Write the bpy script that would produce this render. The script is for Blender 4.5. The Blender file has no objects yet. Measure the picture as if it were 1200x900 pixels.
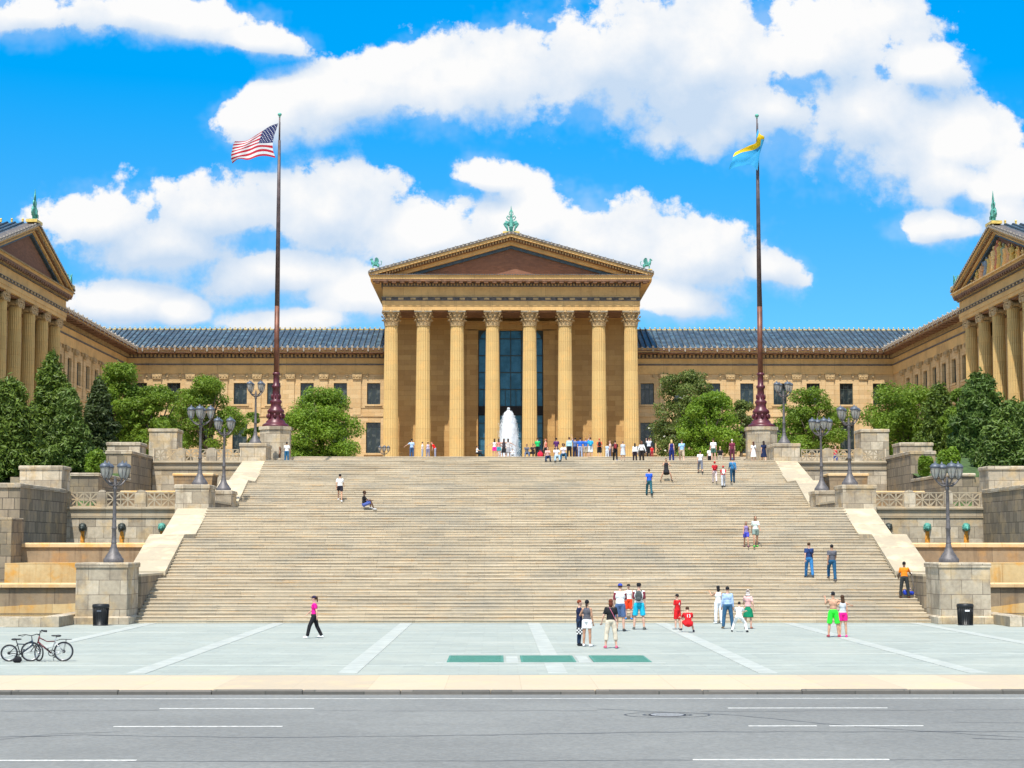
import bpy, bmesh, math, random
from mathutils import Vector, Matrix, Euler
PI = math.pi
R = random.Random(7)
scene = bpy.context.scene
col = scene.collection

# ---------------------------------------------------------------- camera
CAMX, CAMZ = -1.7, 3.5
PITCH = math.radians(5.43)
YAW = -math.atan(18/2000)
cam = bpy.data.objects.new('camera', bpy.data.cameras.new('camera'))
col.objects.link(cam)
cam.location = (CAMX, 0, CAMZ)
cam.rotation_euler = (PI/2 + PITCH, 0, YAW)
cam.data.sensor_width = 36
cam.data.lens = 60
cam.data.clip_end = 12000
cam.data.clip_start = 0.5
scene.camera = cam
CM = cam.rotation_euler.to_matrix()

def ray(px, py):
    return CM @ Vector(((px-600)/2000, -(py-450)/2000, -1))
def at(px, py, Y):
    "world point that the photograph's pixel shows at distance Y"
    d = ray(px, py)
    t = Y/d.y
    return Vector((CAMX+d.x*t, Y, CAMZ+d.z*t))

# ---------------------------------------------------------------- world, sun
w = bpy.data.worlds.new('World'); scene.world = w; w.use_nodes = True
ELEV, AZ = math.radians(62), math.radians(15.5)
sun_vec = Vector((-math.sin(AZ)*math.cos(ELEV), -math.cos(AZ)*math.cos(ELEV), math.sin(ELEV)))
sl = bpy.data.lights.new('sun', 'SUN'); sl.energy = 4.9; sl.angle = math.radians(0.5); sl.color = (1.0, 0.955, 0.87)
so = bpy.data.objects.new('sun', sl); col.objects.link(so)
so.rotation_euler = sun_vec.to_track_quat('Z', 'Y').to_euler(); so.location = (-60, -60, 120)

class NT:
    "short-hand for building node trees"
    def __init__(s, nt): s.nt = nt
    def n(s, typ, props=None, **ins):
        nd = s.nt.nodes.new(typ)
        for k, v in (props or {}).items(): setattr(nd, k, v)
        for k, v in ins.items():
            key = int(k[1:]) if k[0] == 'i' and k[1:].isdigit() else k.replace('_', ' ')
            s.put(nd.inputs[key], v)
        return nd
    def put(s, inp, v):
        if isinstance(v, bpy.types.NodeSocket): s.nt.links.new(v, inp)
        elif isinstance(v, bpy.types.Node): s.nt.links.new(v.outputs[0], inp)
        else: inp.default_value = v
    def m(s, op, a, b=0.0, c=0.0, clamp=False):
        nd = s.nt.nodes.new('ShaderNodeMath'); nd.operation = op; nd.use_clamp = clamp
        s.put(nd.inputs[0], a); s.put(nd.inputs[1], b); s.put(nd.inputs[2], c)
        return nd.outputs[0]
    def mix(s, f, a, b, mode='MIX'):
        nd = s.nt.nodes.new('ShaderNodeMix'); nd.data_type = 'RGBA'; nd.blend_type = mode
        s.put(nd.inputs[0], f); s.put(nd.inputs[6], a); s.put(nd.inputs[7], b)
        return nd.outputs[2]
    def mr(s, v, a, b, c=0.0, d=1.0, smooth=True):
        nd = s.nt.nodes.new('ShaderNodeMapRange'); nd.interpolation_type = 'SMOOTHSTEP' if smooth else 'LINEAR'
        for i, x in enumerate((v, a, b, c, d)): s.put(nd.inputs[i], x)
        return nd.outputs[0]
    def noise(s, vec, scale, detail=4.0, rough=0.55, dist=0.0):
        nd = s.n('ShaderNodeTexNoise', None, Vector=vec, Scale=scale, Detail=detail, Roughness=rough, Distortion=dist)
        return nd.outputs[0]

def c4(c): return (c[0], c[1], c[2], 1.0)

def build_world():
    t = NT(w.node_tree); nt = w.node_tree
    nt.nodes.clear()
    sky = t.n('ShaderNodeTexSky', dict(sky_type='NISHITA', sun_disc=False, sun_elevation=ELEV, sun_rotation=PI+AZ,
                                       altitude=50, air_density=1.0, dust_density=0.3, ozone_density=3.0))
    tc = t.n('ShaderNodeTexCoord'); sep = t.n('ShaderNodeSeparateXYZ', None, Vector=tc.outputs['Generated'])
    tint = t.mix(t.mr(sep.outputs[2], 0.12, 0.36), (0.46, 0.82, 1.02, 1), (0.33, 1.08, 1.42, 1))
    skyc = t.mix(1.0, sky.outputs[0], tint, 'MULTIPLY')
    hs = t.n('ShaderNodeHueSaturation', None, Saturation=1.12, Value=1.0, Color=skyc)
    yy = t.m('MAXIMUM', sep.outputs[1], 0.08)
    u = t.m('DIVIDE', sep.outputs[0], yy); v = t.m('DIVIDE', sep.outputs[2], yy)
    # domain warp so the cloud outlines billow
    cmb = t.n('ShaderNodeCombineXYZ', None, X=u, Y=v, Z=0.0)
    n1 = t.noise(cmb, 13.0, 8.0, 0.62)
    n2 = t.noise(cmb, 30.0, 5.0, 0.56); n3 = t.noise(cmb, 7.0, 3.0, 0.5)
    def uv(px, py):
        d = ray(px, py); return d.x/d.y, d.z/d.y
    # (x, y, half width, half height, tilt deg up to the right)
    blobs = [(40,18,130,36,0),(190,20,130,36,-8),(300,46,66,20,-8),
             (310,142,66,40,12),(420,112,110,50,14),(545,96,130,66,8),(700,78,130,88,6),(830,72,150,98,0),
             (960,66,130,92,0),(1075,80,72,34,-8),(1010,130,140,66,-14),(905,130,130,64,0),(1015,138,175,92,-14),(1115,205,80,50,-10),(190,285,130,50,0),(1120,170,84,62,-14),(1185,215,80,50,0),(1112,264,72,26,4),(1180,246,70,42,0),(1150,222,60,40,-30),
             (120,262,92,50,4),(260,250,110,58,8),(380,250,110,66,4),(500,285,110,56,-8),(600,262,90,56,0),(575,208,50,26,-12),
             (700,285,100,62,-4),(820,300,90,58,-10),(896,312,52,28,-24),(780,352,90,34,0),(600,330,180,50,0),(330,320,120,44,0),(440,345,160,44,0),
             (140,355,90,36,2),(205,362,40,22,0),(360,372,90,22,0)]
    acc = None; up = None
    cmbu = t.n('ShaderNodeCombineXYZ', None, X=t.m('ADD', u, -0.004), Y=t.m('ADD', v, 0.014), Z=0.0)
    for (x, y, a, b, tl) in blobs:
        u0, v0 = uv(x, y); a /= 2000; b /= 2000; th = math.radians(tl)
        mp = t.n('ShaderNodeMapping', dict(vector_type='TEXTURE'), Vector=cmb)
        mp.inputs['Location'].default_value = (u0, v0, 0); mp.inputs['Rotation'].default_value = (0, 0, th); mp.inputs['Scale'].default_value = (a, b, 1)
        ln = t.n('ShaderNodeVectorMath', dict(operation='LENGTH'), i0=mp.outputs[0]); r = ln.outputs['Value']
        acc = r if acc is None else t.m('SMOOTH_MIN', acc, r, 0.12)
        mp2 = t.n('ShaderNodeMapping', dict(vector_type='TEXTURE'), Vector=cmbu)
        for i in ('Location','Rotation','Scale'): mp2.inputs[i].default_value = mp.inputs[i].default_value
        r2 = t.n('ShaderNodeVectorMath', dict(operation='LENGTH'), i0=mp2.outputs[0]).outputs['Value']
        up = r2 if up is None else t.m('SMOOTH_MIN', up, r2, 0.25)
    diff = t.m('SUBTRACT', acc, up); acc = t.m('SUBTRACT', 1.0, acc)
    # the rest of the sky, away from the photograph's frame, has noise clouds, cover raised to make the fill light less blue
    far = t.m('SUBTRACT', t.noise(tc.outputs['Generated'], 3.2, 3.0, 0.5), 0.46)
    inside = t.mr(t.m('ABSOLUTE', u), 0.42, 0.36)
    acc = t.m('ADD', t.m('MULTIPLY', acc, inside), t.m('MULTIPLY', t.m('SUBTRACT', 1.0, inside), t.m('MULTIPLY', far, 3.0)))
    d = t.m('ADD', acc, t.m('MULTIPLY', t.m('SUBTRACT', n1, 0.5), 2.9))
    d = t.m('ADD', d, t.m('MULTIPLY', t.m('SUBTRACT', n2, 0.5), 1.35))
    d = t.m('ADD', d, 0.02)
    cov = t.mr(d, t.m('MULTIPLY', t.m('MAXIMUM', diff, 0.0), -0.25), t.m('ADD', 0.26, t.m('MULTIPLY', t.m('MAXIMUM', diff, 0.0), 1.1)))
    # thin veils hanging round the clouds
    veil = t.m('MULTIPLY', t.mr(t.m('ADD', acc, t.m('MULTIPLY', t.m('SUBTRACT', t.noise(cmb, 20.0, 4.0, 0.7), 0.5), 2.2)), -0.25, 0.7), 0.30)
    cov = t.m('MAXIMUM', cov, veil)
    # cloud body tone: bright crowns, blue-grey undersides (thickness seen from below)
    cmb2 = t.n('ShaderNodeCombineXYZ', None, X=t.m('ADD', u, 0.006), Y=t.m('ADD', v, -0.016), Z=0.0)
    n1b = t.noise(cmb2, 13.0, 4.0, 0.5)
    tone = t.m('ADD', t.m('MULTIPLY', t.m('SUBTRACT', n1, n1b), 2.2), t.m('SUBTRACT', 0.46, t.m('MULTIPLY', diff, 1.3)))
    tone = t.m('ADD', tone, t.m('MULTIPLY', t.m('SUBTRACT', n3, 0.5), 1.6))
    tone = t.m('ADD', tone, t.m('MULTIPLY', t.m('SUBTRACT', n2, 0.5), 0.5), clamp=True)
    ccol = t.mix(tone, (0.60, 0.74, 0.92, 1), (1.0, 1.0, 1.0, 1))
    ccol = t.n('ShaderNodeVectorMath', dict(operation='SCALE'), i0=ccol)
    # unseen clouds behind the camera are brightened to add fill light
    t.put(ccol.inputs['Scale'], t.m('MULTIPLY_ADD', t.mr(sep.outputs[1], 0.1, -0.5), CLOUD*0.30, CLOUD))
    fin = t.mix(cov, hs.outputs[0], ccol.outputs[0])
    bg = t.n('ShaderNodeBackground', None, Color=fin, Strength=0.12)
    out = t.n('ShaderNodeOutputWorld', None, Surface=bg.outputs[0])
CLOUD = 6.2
build_world()
w.cycles.sampling_method = 'MANUAL'; w.cycles.sample_map_resolution = 1024

vs = scene.view_settings
vs.view_transform = 'Standard'; vs.look = 'None'; vs.gamma = 1; vs.exposure = 0.40
scene.render.engine = 'CYCLES'
scene.cycles.use_adaptive_sampling = True; scene.cycles.adaptive_threshold = 0.02; scene.cycles.max_bounces = 4; scene.cycles.diffuse_bounces = 2; scene.cycles.glossy_bounces = 3; scene.cycles.transmission_bounces = 4

# ---------------------------------------------------------------- materials
M = {}
def facing_uv():
    "planar coordinates that follow whichever way a face looks, in metres"
    if 'facing_uv' in bpy.data.node_groups: return bpy.data.node_groups['facing_uv']
    g = bpy.data.node_groups.new('facing_uv', 'ShaderNodeTree')
    g.interface.new_socket('UV', in_out='OUTPUT', socket_type='NodeSocketVector')
    t = NT(g)
    geo = t.n('ShaderNodeNewGeometry')
    p = t.n('ShaderNodeSeparateXYZ', None, Vector=geo.outputs['Position'])
    n = t.n('ShaderNodeSeparateXYZ', None, Vector=geo.outputs['True Normal'])
    ax = t.m('ABSOLUTE', n.outputs[0]); ay = t.m('ABSOLUTE', n.outputs[1]); az = t.m('ABSOLUTE', n.outputs[2])
    fx = t.m('GREATER_THAN', ax, ay)
    ft = t.m('GREATER_THAN', az, 0.7)
    side_u = t.m('ADD', t.m('MULTIPLY', p.outputs[1], fx), t.m('MULTIPLY', p.outputs[0], t.m('SUBTRACT', 1.0, fx)))
    nft = t.m('SUBTRACT', 1.0, ft)
    u = t.m('ADD', t.m('MULTIPLY', p.outputs[0], ft), t.m('MULTIPLY', side_u, nft))
    v = t.m('ADD', t.m('MULTIPLY', p.outputs[1], ft), t.m('MULTIPLY', p.outputs[2], nft))
    cb = t.n('ShaderNodeCombineXYZ', None, X=u, Y=v, Z=0.0)
    o = g.nodes.new('NodeGroupOutput'); g.links.new(cb.outputs[0], o.inputs[0])
    return g

def new_mat(name):
    m = bpy.data.materials.new(name); m.use_nodes = True
    t = NT(m.node_tree); b = m.node_tree.nodes['Principled BSDF']
    M[name] = m
    return m, t, b

def plain(name, c, rough=0.6, metal=0.0, var=0.12, scale=3.0, bump=0.0, spec=0.5):
    m, t, b = new_mat(name)
    tc = t.n('ShaderNodeTexCoord')
    nz = t.noise(tc.outputs['Object'], scale, 5.0)
    lo = tuple(x*(1-var) for x in c); hi = tuple(min(1, x*(1+var)) for x in c)
    t.put(b.inputs['Base Color'], t.mix(t.mr(nz, 0.3, 0.7), c4(lo), c4(hi)))
    b.inputs['Roughness'].default_value = rough; b.inputs['Metallic'].default_value = metal
    b.inputs['Specular IOR Level'].default_value = spec
    if bump:
        bp = t.n('ShaderNodeBump', None, Strength=bump, Distance=0.02, Height=nz)
        t.put(b.inputs['Normal'], bp.outputs[0])
    return m

def masonry(name, ca, cb_, mortar, bw, bh, msize=0.012, streak=0.25, dirt=(0.10, 0.09, 0.075), dirt_amt=0.35,
            warm=None, warm_amt=0.0, bigs=0.35, offset=0.5, zoff=0.0, rough=0.85, bump=0.35, fine=0.22):
    m, t, b = new_mat(name)
    g = m.node_tree.nodes.new('ShaderNodeGroup'); g.node_tree = facing_uv(); uvv = g.outputs[0]
    mp = t.n('ShaderNodeMapping', None, Vector=uvv); mp.inputs['Location'].default_value = (0.13, zoff, 0)
    br = t.n('ShaderNodeTexBrick', dict(offset=offset, squash=1.0), Vector=mp.outputs[0], Color1=c4(ca), Color2=c4(cb_), Mortar=c4(mortar),
             Scale=1.0, Mortar_Size=msize, Mortar_Smooth=0.3, Bias=0.0, Brick_Width=bw, Row_Height=bh)
    c = br.outputs[0]
    geo = t.n('ShaderNodeNewGeometry'); P = geo.outputs['Position']
    big = t.noise(P, bigs, 7.0, 0.68)
    sm = t.noise(P, 5.0, 8.0, 0.65)
    mp2 = t.n('ShaderNodeMapping', None, Vector=uvv); mp2.inputs['Scale'].default_value = (2.6, 0.22, 1)
    stv = t.noise(mp2.outputs[0], 1.0, 6.0, 0.65)
    if warm is not None:
        wn = t.noise(P, 0.9, 5.0, 0.6)
        c = t.mix(t.m('MULTIPLY', t.mr(wn, 0.48, 0.66), warm_amt), c, c4(warm))
    c = t.mix(t.m('MULTIPLY', t.mr(big, 0.42, 0.72), dirt_amt), c, c4(dirt))
    c = t.mix(t.m('MULTIPLY', t.mr(stv, 0.5, 0.75), streak), c, c4(dirt))
    f = t.m('ADD', 1.0-fine, t.m('MULTIPLY', sm, 2*fine))
    vm = t.n('ShaderNodeVectorMath', dict(operation='SCALE'), i0=c); t.put(vm.inputs['Scale'], f)
    t.put(b.inputs['Base Color'], vm.outputs[0])
    b.inputs['Roughness'].default_value = rough; b.inputs['Specular IOR Level'].default_value = 0.25
    h = t.m('SUBTRACT', t.m('MULTIPLY', sm, 0.5), br.outputs['Fac'])
    bp = t.n('ShaderNodeBump', None, Strength=bump, Distance=0.03, Height=h)
    t.put(b.inputs['Normal'], bp.outputs[0])
    return m

# museum stone
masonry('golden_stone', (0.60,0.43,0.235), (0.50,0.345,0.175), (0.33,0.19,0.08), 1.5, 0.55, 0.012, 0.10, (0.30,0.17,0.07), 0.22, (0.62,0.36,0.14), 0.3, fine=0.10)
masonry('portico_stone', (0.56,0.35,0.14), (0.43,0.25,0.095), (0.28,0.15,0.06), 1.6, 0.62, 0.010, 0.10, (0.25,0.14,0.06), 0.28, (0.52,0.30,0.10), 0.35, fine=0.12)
masonry('column_stone', (0.59,0.41,0.17), (0.51,0.345,0.14), (0.42,0.26,0.10), 40.0, 1.15, 0.016, 0.12, (0.40,0.24,0.10), 0.18, (0.70,0.42,0.15), 0.4, fine=0.10)
masonry('entablature_stone', (0.68,0.43,0.175), (0.60,0.37,0.15), (0.27,0.16,0.07), 4.2, 3.0, 0.014, 0.22, (0.20,0.13,0.07), 0.3, (0.50,0.30,0.11), 0.4, fine=0.14)
masonry('tympanum_brick', (0.235,0.115,0.07), (0.175,0.088,0.055), (0.20,0.11,0.08), 0.5, 0.16, 0.014, 0.12, (0.12,0.06,0.05), 0.3, fine=0.2)
# granite of the terraces: pale weathered ashlar
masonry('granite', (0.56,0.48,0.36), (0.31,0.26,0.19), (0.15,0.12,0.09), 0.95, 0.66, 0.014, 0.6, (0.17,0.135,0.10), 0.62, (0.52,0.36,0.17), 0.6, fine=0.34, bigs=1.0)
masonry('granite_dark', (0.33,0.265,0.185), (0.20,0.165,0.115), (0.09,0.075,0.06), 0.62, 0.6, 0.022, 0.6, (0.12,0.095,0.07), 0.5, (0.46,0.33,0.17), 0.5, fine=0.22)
masonry('coping_stone', (0.46,0.395,0.285), (0.38,0.32,0.23), (0.26,0.21,0.15), 30.0, 1.7, 0.02, 0.15, (0.36,0.28,0.18), 0.35, (0.80,0.62,0.38), 0.5, fine=0.10, bump=0.15)
masonry('balustrade_stone', (0.44,0.365,0.255), (0.36,0.30,0.21), (0.2,0.16,0.11), 2.1, 1.9, 0.012, 0.35, (0.20,0.155,0.11), 0.45, (0.52,0.36,0.19), 0.5, fine=0.16)
masonry('rim_stone', (0.60,0.43,0.24), (0.62,0.45,0.25), (0.40,0.26,0.12), 1.9, 3.0, 0.012, 0.2, (0.40,0.20,0.06), 0.3, (0.68,0.36,0.10), 0.8, fine=0.15)
masonry('rust_stone', (0.62,0.46,0.24), (0.55,0.38,0.18), (0.30,0.20,0.10), 1.6, 1.3, 0.012, 0.7, (0.42,0.19,0.035), 0.5, (0.66,0.33,0.07), 1.0, fine=0.2)
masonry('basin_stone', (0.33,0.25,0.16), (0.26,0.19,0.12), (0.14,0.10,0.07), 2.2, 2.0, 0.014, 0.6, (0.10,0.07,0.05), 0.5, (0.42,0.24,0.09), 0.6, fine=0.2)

def step_stone():
    m, t, b = new_mat('step_stone')
    g = m.node_tree.nodes.new('ShaderNodeGroup'); g.node_tree = facing_uv(); uvv = g.outputs[0]
    br = t.n('ShaderNodeTexBrick', dict(offset=0.37, offset_frequency=2), Vector=uvv, Color1=(0.52,0.435,0.31,1), Color2=(0.39,0.33,0.24,1), Mortar=(0.18,0.15,0.12,1),
             Scale=1.0, Mortar_Size=0.006, Mortar_Smooth=0.2, Bias=-0.1, Brick_Width=2.3, Row_Height=0.15)
    c = br.outputs[0]
    mp = t.n('ShaderNodeMapping', None, Vector=uvv); mp.inputs['Scale'].default_value = (0.22, 3.4, 1)
    s1 = t.noise(mp.outputs[0], 1.0, 7.0, 0.7)
    mp2 = t.n('ShaderNodeMapping', None, Vector=uvv); mp2.inputs['Scale'].default_value = (0.55, 6.5, 1); mp2.inputs['Location'].default_value = (31, 7, 0)
    s2 = t.noise(mp2.outputs[0], 1.0, 7.0, 0.7)
    geo = t.n('ShaderNodeNewGeometry'); P = geo.outputs['Position']
    sm = t.noise(P, 6.0, 8.0, 0.7); big = t.noise(P, 0.28, 7.0, 0.68)
    c = t.mix(t.m('MULTIPLY', t.mr(s1, 0.5, 0.68), 0.62), c, (0.20,0.165,0.12,1))
    c = t.mix(t.m('MULTIPLY', t.mr(s2, 0.52, 0.68), 0.62), c, (0.58,0.36,0.16,1))
    c = t.mix(t.m('MULTIPLY', t.mr(s1, 0.46, 0.3), 0.55), c, (0.60,0.52,0.40,1))
    c = t.mix(t.m('MULTIPLY', t.mr(big, 0.45, 0.7), 0.55), c, (0.31,0.285,0.235,1))
    vm = t.n('ShaderNodeVectorMath', dict(operation='SCALE'), i0=c); t.put(vm.inputs['Scale'], t.m('ADD', 0.74, t.m('MULTIPLY', sm, 0.52)))
    t.put(b.inputs['Base Color'], vm.outputs[0]); b.inputs['Roughness'].default_value = 0.85; b.inputs['Specular IOR Level'].default_value = 0.25
    bp = t.n('ShaderNodeBump', None, Strength=0.4, Distance=0.02, Height=t.m('ADD', t.m('SUBTRACT', sm, br.outputs['Fac']), t.m('MULTIPLY', s2, 0.6)))
    t.put(b.inputs['Normal'], bp.outputs[0])
step_stone()

def plaza_stone():
    m, t, b = new_mat('plaza_stone')
    geo = t.n('ShaderNodeNewGeometry'); P = geo.outputs['Position']
    br = t.n('ShaderNodeTexBrick', dict(offset=0.5), Vector=P, Color1=(0.33,0.36,0.325,1), Color2=(0.285,0.312,0.282,1), Mortar=(0.27,0.29,0.26,1),
             Scale=1.0, Mortar_Size=0.014, Mortar_Smooth=0.3, Brick_Width=1.1, Row_Height=0.55)
    big = t.noise(P, 0.25, 6.0, 0.6); sm = t.noise(P, 3.5, 8.0, 0.65)
    c = t.mix(t.m('MULTIPLY', t.mr(big, 0.4, 0.7), 0.5), br.outputs[0], (0.37,0.385,0.335,1))
    c = t.mix(t.m('MULTIPLY', t.mr(t.noise(P, 0.8, 8.0, 0.7), 0.53, 0.7), 0.55), c, (0.29,0.31,0.275,1))
    vm = t.n('ShaderNodeVectorMath', dict(operation='SCALE'), i0=c); t.put(vm.inputs['Scale'], t.m('ADD', 0.86, t.m('MULTIPLY', sm, 0.28)))
    t.put(b.inputs['Base Color'], vm.outputs[0]); b.inputs['Roughness'].default_value = 0.8; b.inputs['Specular IOR Level'].default_value = 0.25
plaza_stone()

def asphalt():
    m, t, b = new_mat('asphalt')
    geo = t.n('ShaderNodeNewGeometry'); P = geo.outputs['Position']
    big = t.noise(P, 0.10, 5.0, 0.6); vr = t.n('ShaderNodeTexVoronoi', None, Vector=P, Scale=15.0); vc = t.n('ShaderNodeSeparateColor', None, Color=vr.outputs['Color']); gr = vc.outputs[0]; md = t.noise(P, 1.3, 7.0, 0.7)
    c = t.mix(t.mr(big, 0.35, 0.68), (0.172,0.174,0.165,1), (0.215,0.218,0.205,1))
    mp = t.n('ShaderNodeMapping', None, Vector=P); mp.inputs['Scale'].default_value = (0.05, 0.9, 1)
    tr = t.noise(mp.outputs[0], 1.0, 4.0, 0.6)
    c = t.mix(t.m('MULTIPLY', t.mr(tr, 0.5, 0.66), 0.35), c, (0.175,0.175,0.165,1))
    c = t.mix(t.m('MULTIPLY', t.mr(md, 0.58, 0.75), 0.25), c, (0.33,0.33,0.33,1))
    vm = t.n('ShaderNodeVectorMath', dict(operation='SCALE'), i0=c); t.put(vm.inputs['Scale'], t.m('ADD', 0.87, t.m('MULTIPLY', gr, 0.22)))
    t.put(b.inputs['Base Color'], vm.outputs[0]); b.inputs['Roughness'].default_value = 0.85; b.inputs['Specular IOR Level'].default_value = 0.3
    bp = t.n('ShaderNodeBump', None, Strength=0.5, Distance=0.01, Height=gr); t.put(b.inputs['Normal'], bp.outputs[0])
asphalt()

masonry('sidewalk_concrete', (0.50,0.41,0.295), (0.43,0.355,0.26), (0.40,0.33,0.24), 1.9, 60.0, 0.012, 0.0, (0.40,0.33,0.23), 0.25, (0.56,0.43,0.26), 0.5, fine=0.10, bump=0.1)
masonry('kerb_stone', (0.17,0.155,0.135), (0.10,0.095,0.085), (0.08,0.08,0.07), 2.4, 3.0, 0.02, 0.4, (0.12,0.11,0.10), 0.4, fine=0.2)
plain('white_paving', (0.46,0.48,0.44), 0.8, var=0.12, scale=1.5)
plain('pale_paving', (0.375,0.395,0.36), 0.8, var=0.1, scale=1.5)
plain('road_paint', (0.58,0.57,0.53), 0.7, var=0.22, scale=9)
plain('tar', (0.07,0.07,0.072), 0.6, var=0.25, scale=4)
plain('patch_asphalt', (0.24,0.245,0.25), 0.85, var=0.2, scale=14)
plain('grate_green', (0.07,0.22,0.165), 0.6, var=0.1)
plain('iron_dark', (0.05,0.05,0.055), 0.6, 0.4)
plain('lamp_metal', (0.115,0.105,0.105), 0.55, 0.3, var=0.25, scale=6, bump=0.2)
plain('lamp_cap', (0.09,0.105,0.13), 0.5, 0.3, var=0.2, scale=6)
plain('verdigris', (0.085,0.32,0.26), 0.7, var=0.35, scale=2.2, bump=0.4)
plain('verdigris_dark', (0.03,0.17,0.14), 0.7, var=0.4, scale=2.2, bump=0.4)
plain('bronze_dark', (0.045,0.055,0.05), 0.55, 0.3, var=0.3, scale=5)
plain('gold_trim', (0.72,0.50,0.12), 0.5, 0.2, var=0.2)
plain('antefix_white', (0.32,0.28,0.23), 0.7, var=0.15)
plain('terracotta_red', (0.13,0.055,0.035), 0.7, var=0.3)
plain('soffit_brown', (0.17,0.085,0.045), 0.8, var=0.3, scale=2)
plain('dentil_stone', (0.38,0.26,0.125), 0.8, var=0.25, scale=3)
plain('polychrome_blue', (0.035,0.07,0.105), 0.6, var=0.3, scale=3)
plain('polychrome_grey', (0.105,0.09,0.08), 0.7, var=0.35, scale=3)
plain('capital_stone', (0.42,0.29,0.145), 0.8, var=0.35, scale=7, bump=0.6)
plain('capital_blue', (0.12,0.15,0.16), 0.7, var=0.3, scale=4)
plain('pole_brown', (0.155,0.055,0.03), 0.5, 0.2, var=0.3, scale=2)
plain('pole_grey', (0.085,0.06,0.06), 0.5, 0.2, var=0.3, scale=2)
plain('pole_maroon', (0.085,0.014,0.022), 0.4, 0.1, var=0.3, scale=3)
plain('bark', (0.10,0.075,0.05), 0.9, var=0.4, scale=4, bump=0.5)
plain('bin_black', (0.012,0.013,0.014), 0.45, 0.2)
plain('white_plastic', (0.8,0.8,0.8), 0.5, var=0.03)
plain('bike_black', (0.015,0.015,0.017), 0.5)
plain('bike_silver', (0.5,0.5,0.52), 0.3, 0.8)
plain('bike_red', (0.10,0.012,0.016), 0.35)
plain('bike_blue', (0.02,0.035,0.06), 0.35)
plain('rust_streak', (0.60,0.25,0.03), 0.8, var=0.45, scale=5)
plain('window_frame', (0.028,0.045,0.038), 0.5, var=0.1)
plain('dark_interior', (0.02,0.02,0.022), 0.9, var=0.1)

def glassy(name, c, rough=0.04, curtain=None):
    m, t, b = new_mat(name)
    tc = t.n('ShaderNodeTexCoord'); nz = t.noise(tc.outputs['Object'], 0.7, 3.0)
    base = t.mix(t.mr(nz, 0.35, 0.65), c4(tuple(x*0.7 for x in c)), c4(tuple(x*1.3 for x in c)))
    if curtain:
        n2 = t.noise(tc.outputs['Object'], 1.6, 2.0)
        base = t.mix(t.m('MULTIPLY', t.mr(n2, 0.52, 0.6), 0.6), base, c4(curtain))
    t.put(b.inputs['Base Color'], base); b.inputs['Roughness'].default_value = rough
    b.inputs['Specular IOR Level'].default_value = 0.5; b.inputs['IOR'].default_value = 1.5
    bp = t.n('ShaderNodeBump', None, Strength=0.06, Distance=0.05, Height=nz); t.put(b.inputs['Normal'], bp.outputs[0])
glassy('window_glass', (0.018,0.028,0.032), 0.08, (0.09,0.10,0.09))
glassy('sky_glass', (0.04,0.12,0.19), 0.05)

def roof_tiles():
    m, t, b = new_mat('roof_tiles')
    geo = t.n('ShaderNodeNewGeometry'); P = geo.outputs['Position']
    vo = t.n('ShaderNodeTexVoronoi', None, Vector=P, Scale=1.6)
    nz = t.noise(P, 0.6, 6.0, 0.65)
    c = t.mix(t.mr(nz, 0.35, 0.68), (0.03,0.042,0.052,1), (0.07,0.092,0.11,1))
    sc = t.n('ShaderNodeSeparateColor', None, Color=vo.outputs['Color'])
    c = t.mix(t.m('MULTIPLY', t.mr(sc.outputs[0], 0.6, 1.0), 0.5), c, (0.12,0.20,0.24,1))
    t.put(b.inputs['Base Color'], c); b.inputs['Roughness'].default_value = 0.42; b.inputs['Specular IOR Level'].default_value = 0.5
roof_tiles()
plain('roof_rib', (0.045,0.062,0.075), 0.45, var=0.3, scale=1.4)

def leaf(name, a, b_, c_, sc=0.5, trans=0.35):
    m, t, b = new_mat(name)
    geo = t.n('ShaderNodeNewGeometry'); P = geo.outputs['Position']
    n1 = t.noise(P, sc, 3.0, 0.6); n2 = t.noise(P, 5.5, 2.0, 0.6)
    c = t.mix(t.mr(n1, 0.35, 0.65), c4(a), c4(b_))
    c = t.mix(t.m('MULTIPLY', t.mr(n2, 0.48, 0.66), 0.7), c, c4(c_))
    t.put(b.inputs['Base Color'], c); b.inputs['Roughness'].default_value = 0.5; b.inputs['Specular IOR Level'].default_value = 0.35
    tr = t.n('ShaderNodeBsdfTranslucent', None, Color=c)
    mx = t.n('ShaderNodeMixShader', None, Fac=trans, i1=b.outputs[0], i2=tr.outputs[0])
    t.put(m.node_tree.nodes['Material Output'].inputs['Surface'], mx.outputs[0])
leaf('leaf_bright', (0.12,0.215,0.016), (0.20,0.33,0.025), (0.32,0.43,0.05), trans=0.45)
leaf('leaf_mid', (0.11,0.19,0.016), (0.18,0.285,0.026), (0.29,0.39,0.05), trans=0.45)
leaf('leaf_magnolia', (0.08,0.13,0.022), (0.14,0.20,0.035), (0.24,0.22,0.07))
leaf('leaf_conifer', (0.065,0.11,0.013), (0.105,0.165,0.018), (0.18,0.24,0.03), trans=0.2)
leaf('leaf_conifer_blue', (0.060,0.108,0.018), (0.10,0.165,0.024), (0.17,0.235,0.035), trans=0.2)
leaf('leaf_conifer_dark', (0.030,0.050,0.012), (0.052,0.080,0.018), (0.09,0.12,0.028), trans=0.2)
leaf('leaf_conifer_yellow', (0.065,0.12,0.020), (0.10,0.17,0.028), (0.14,0.21,0.04), trans=0.25)
plain('lawn', (0.045,0.085,0.018), 0.95, var=0.5, scale=2.5, bump=0.6)
plain('earth', (0.22,0.18,0.12), 0.95, var=0.3, scale=0.3)
plain('flower_white', (0.8,0.76,0.66), 0.6)

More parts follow.
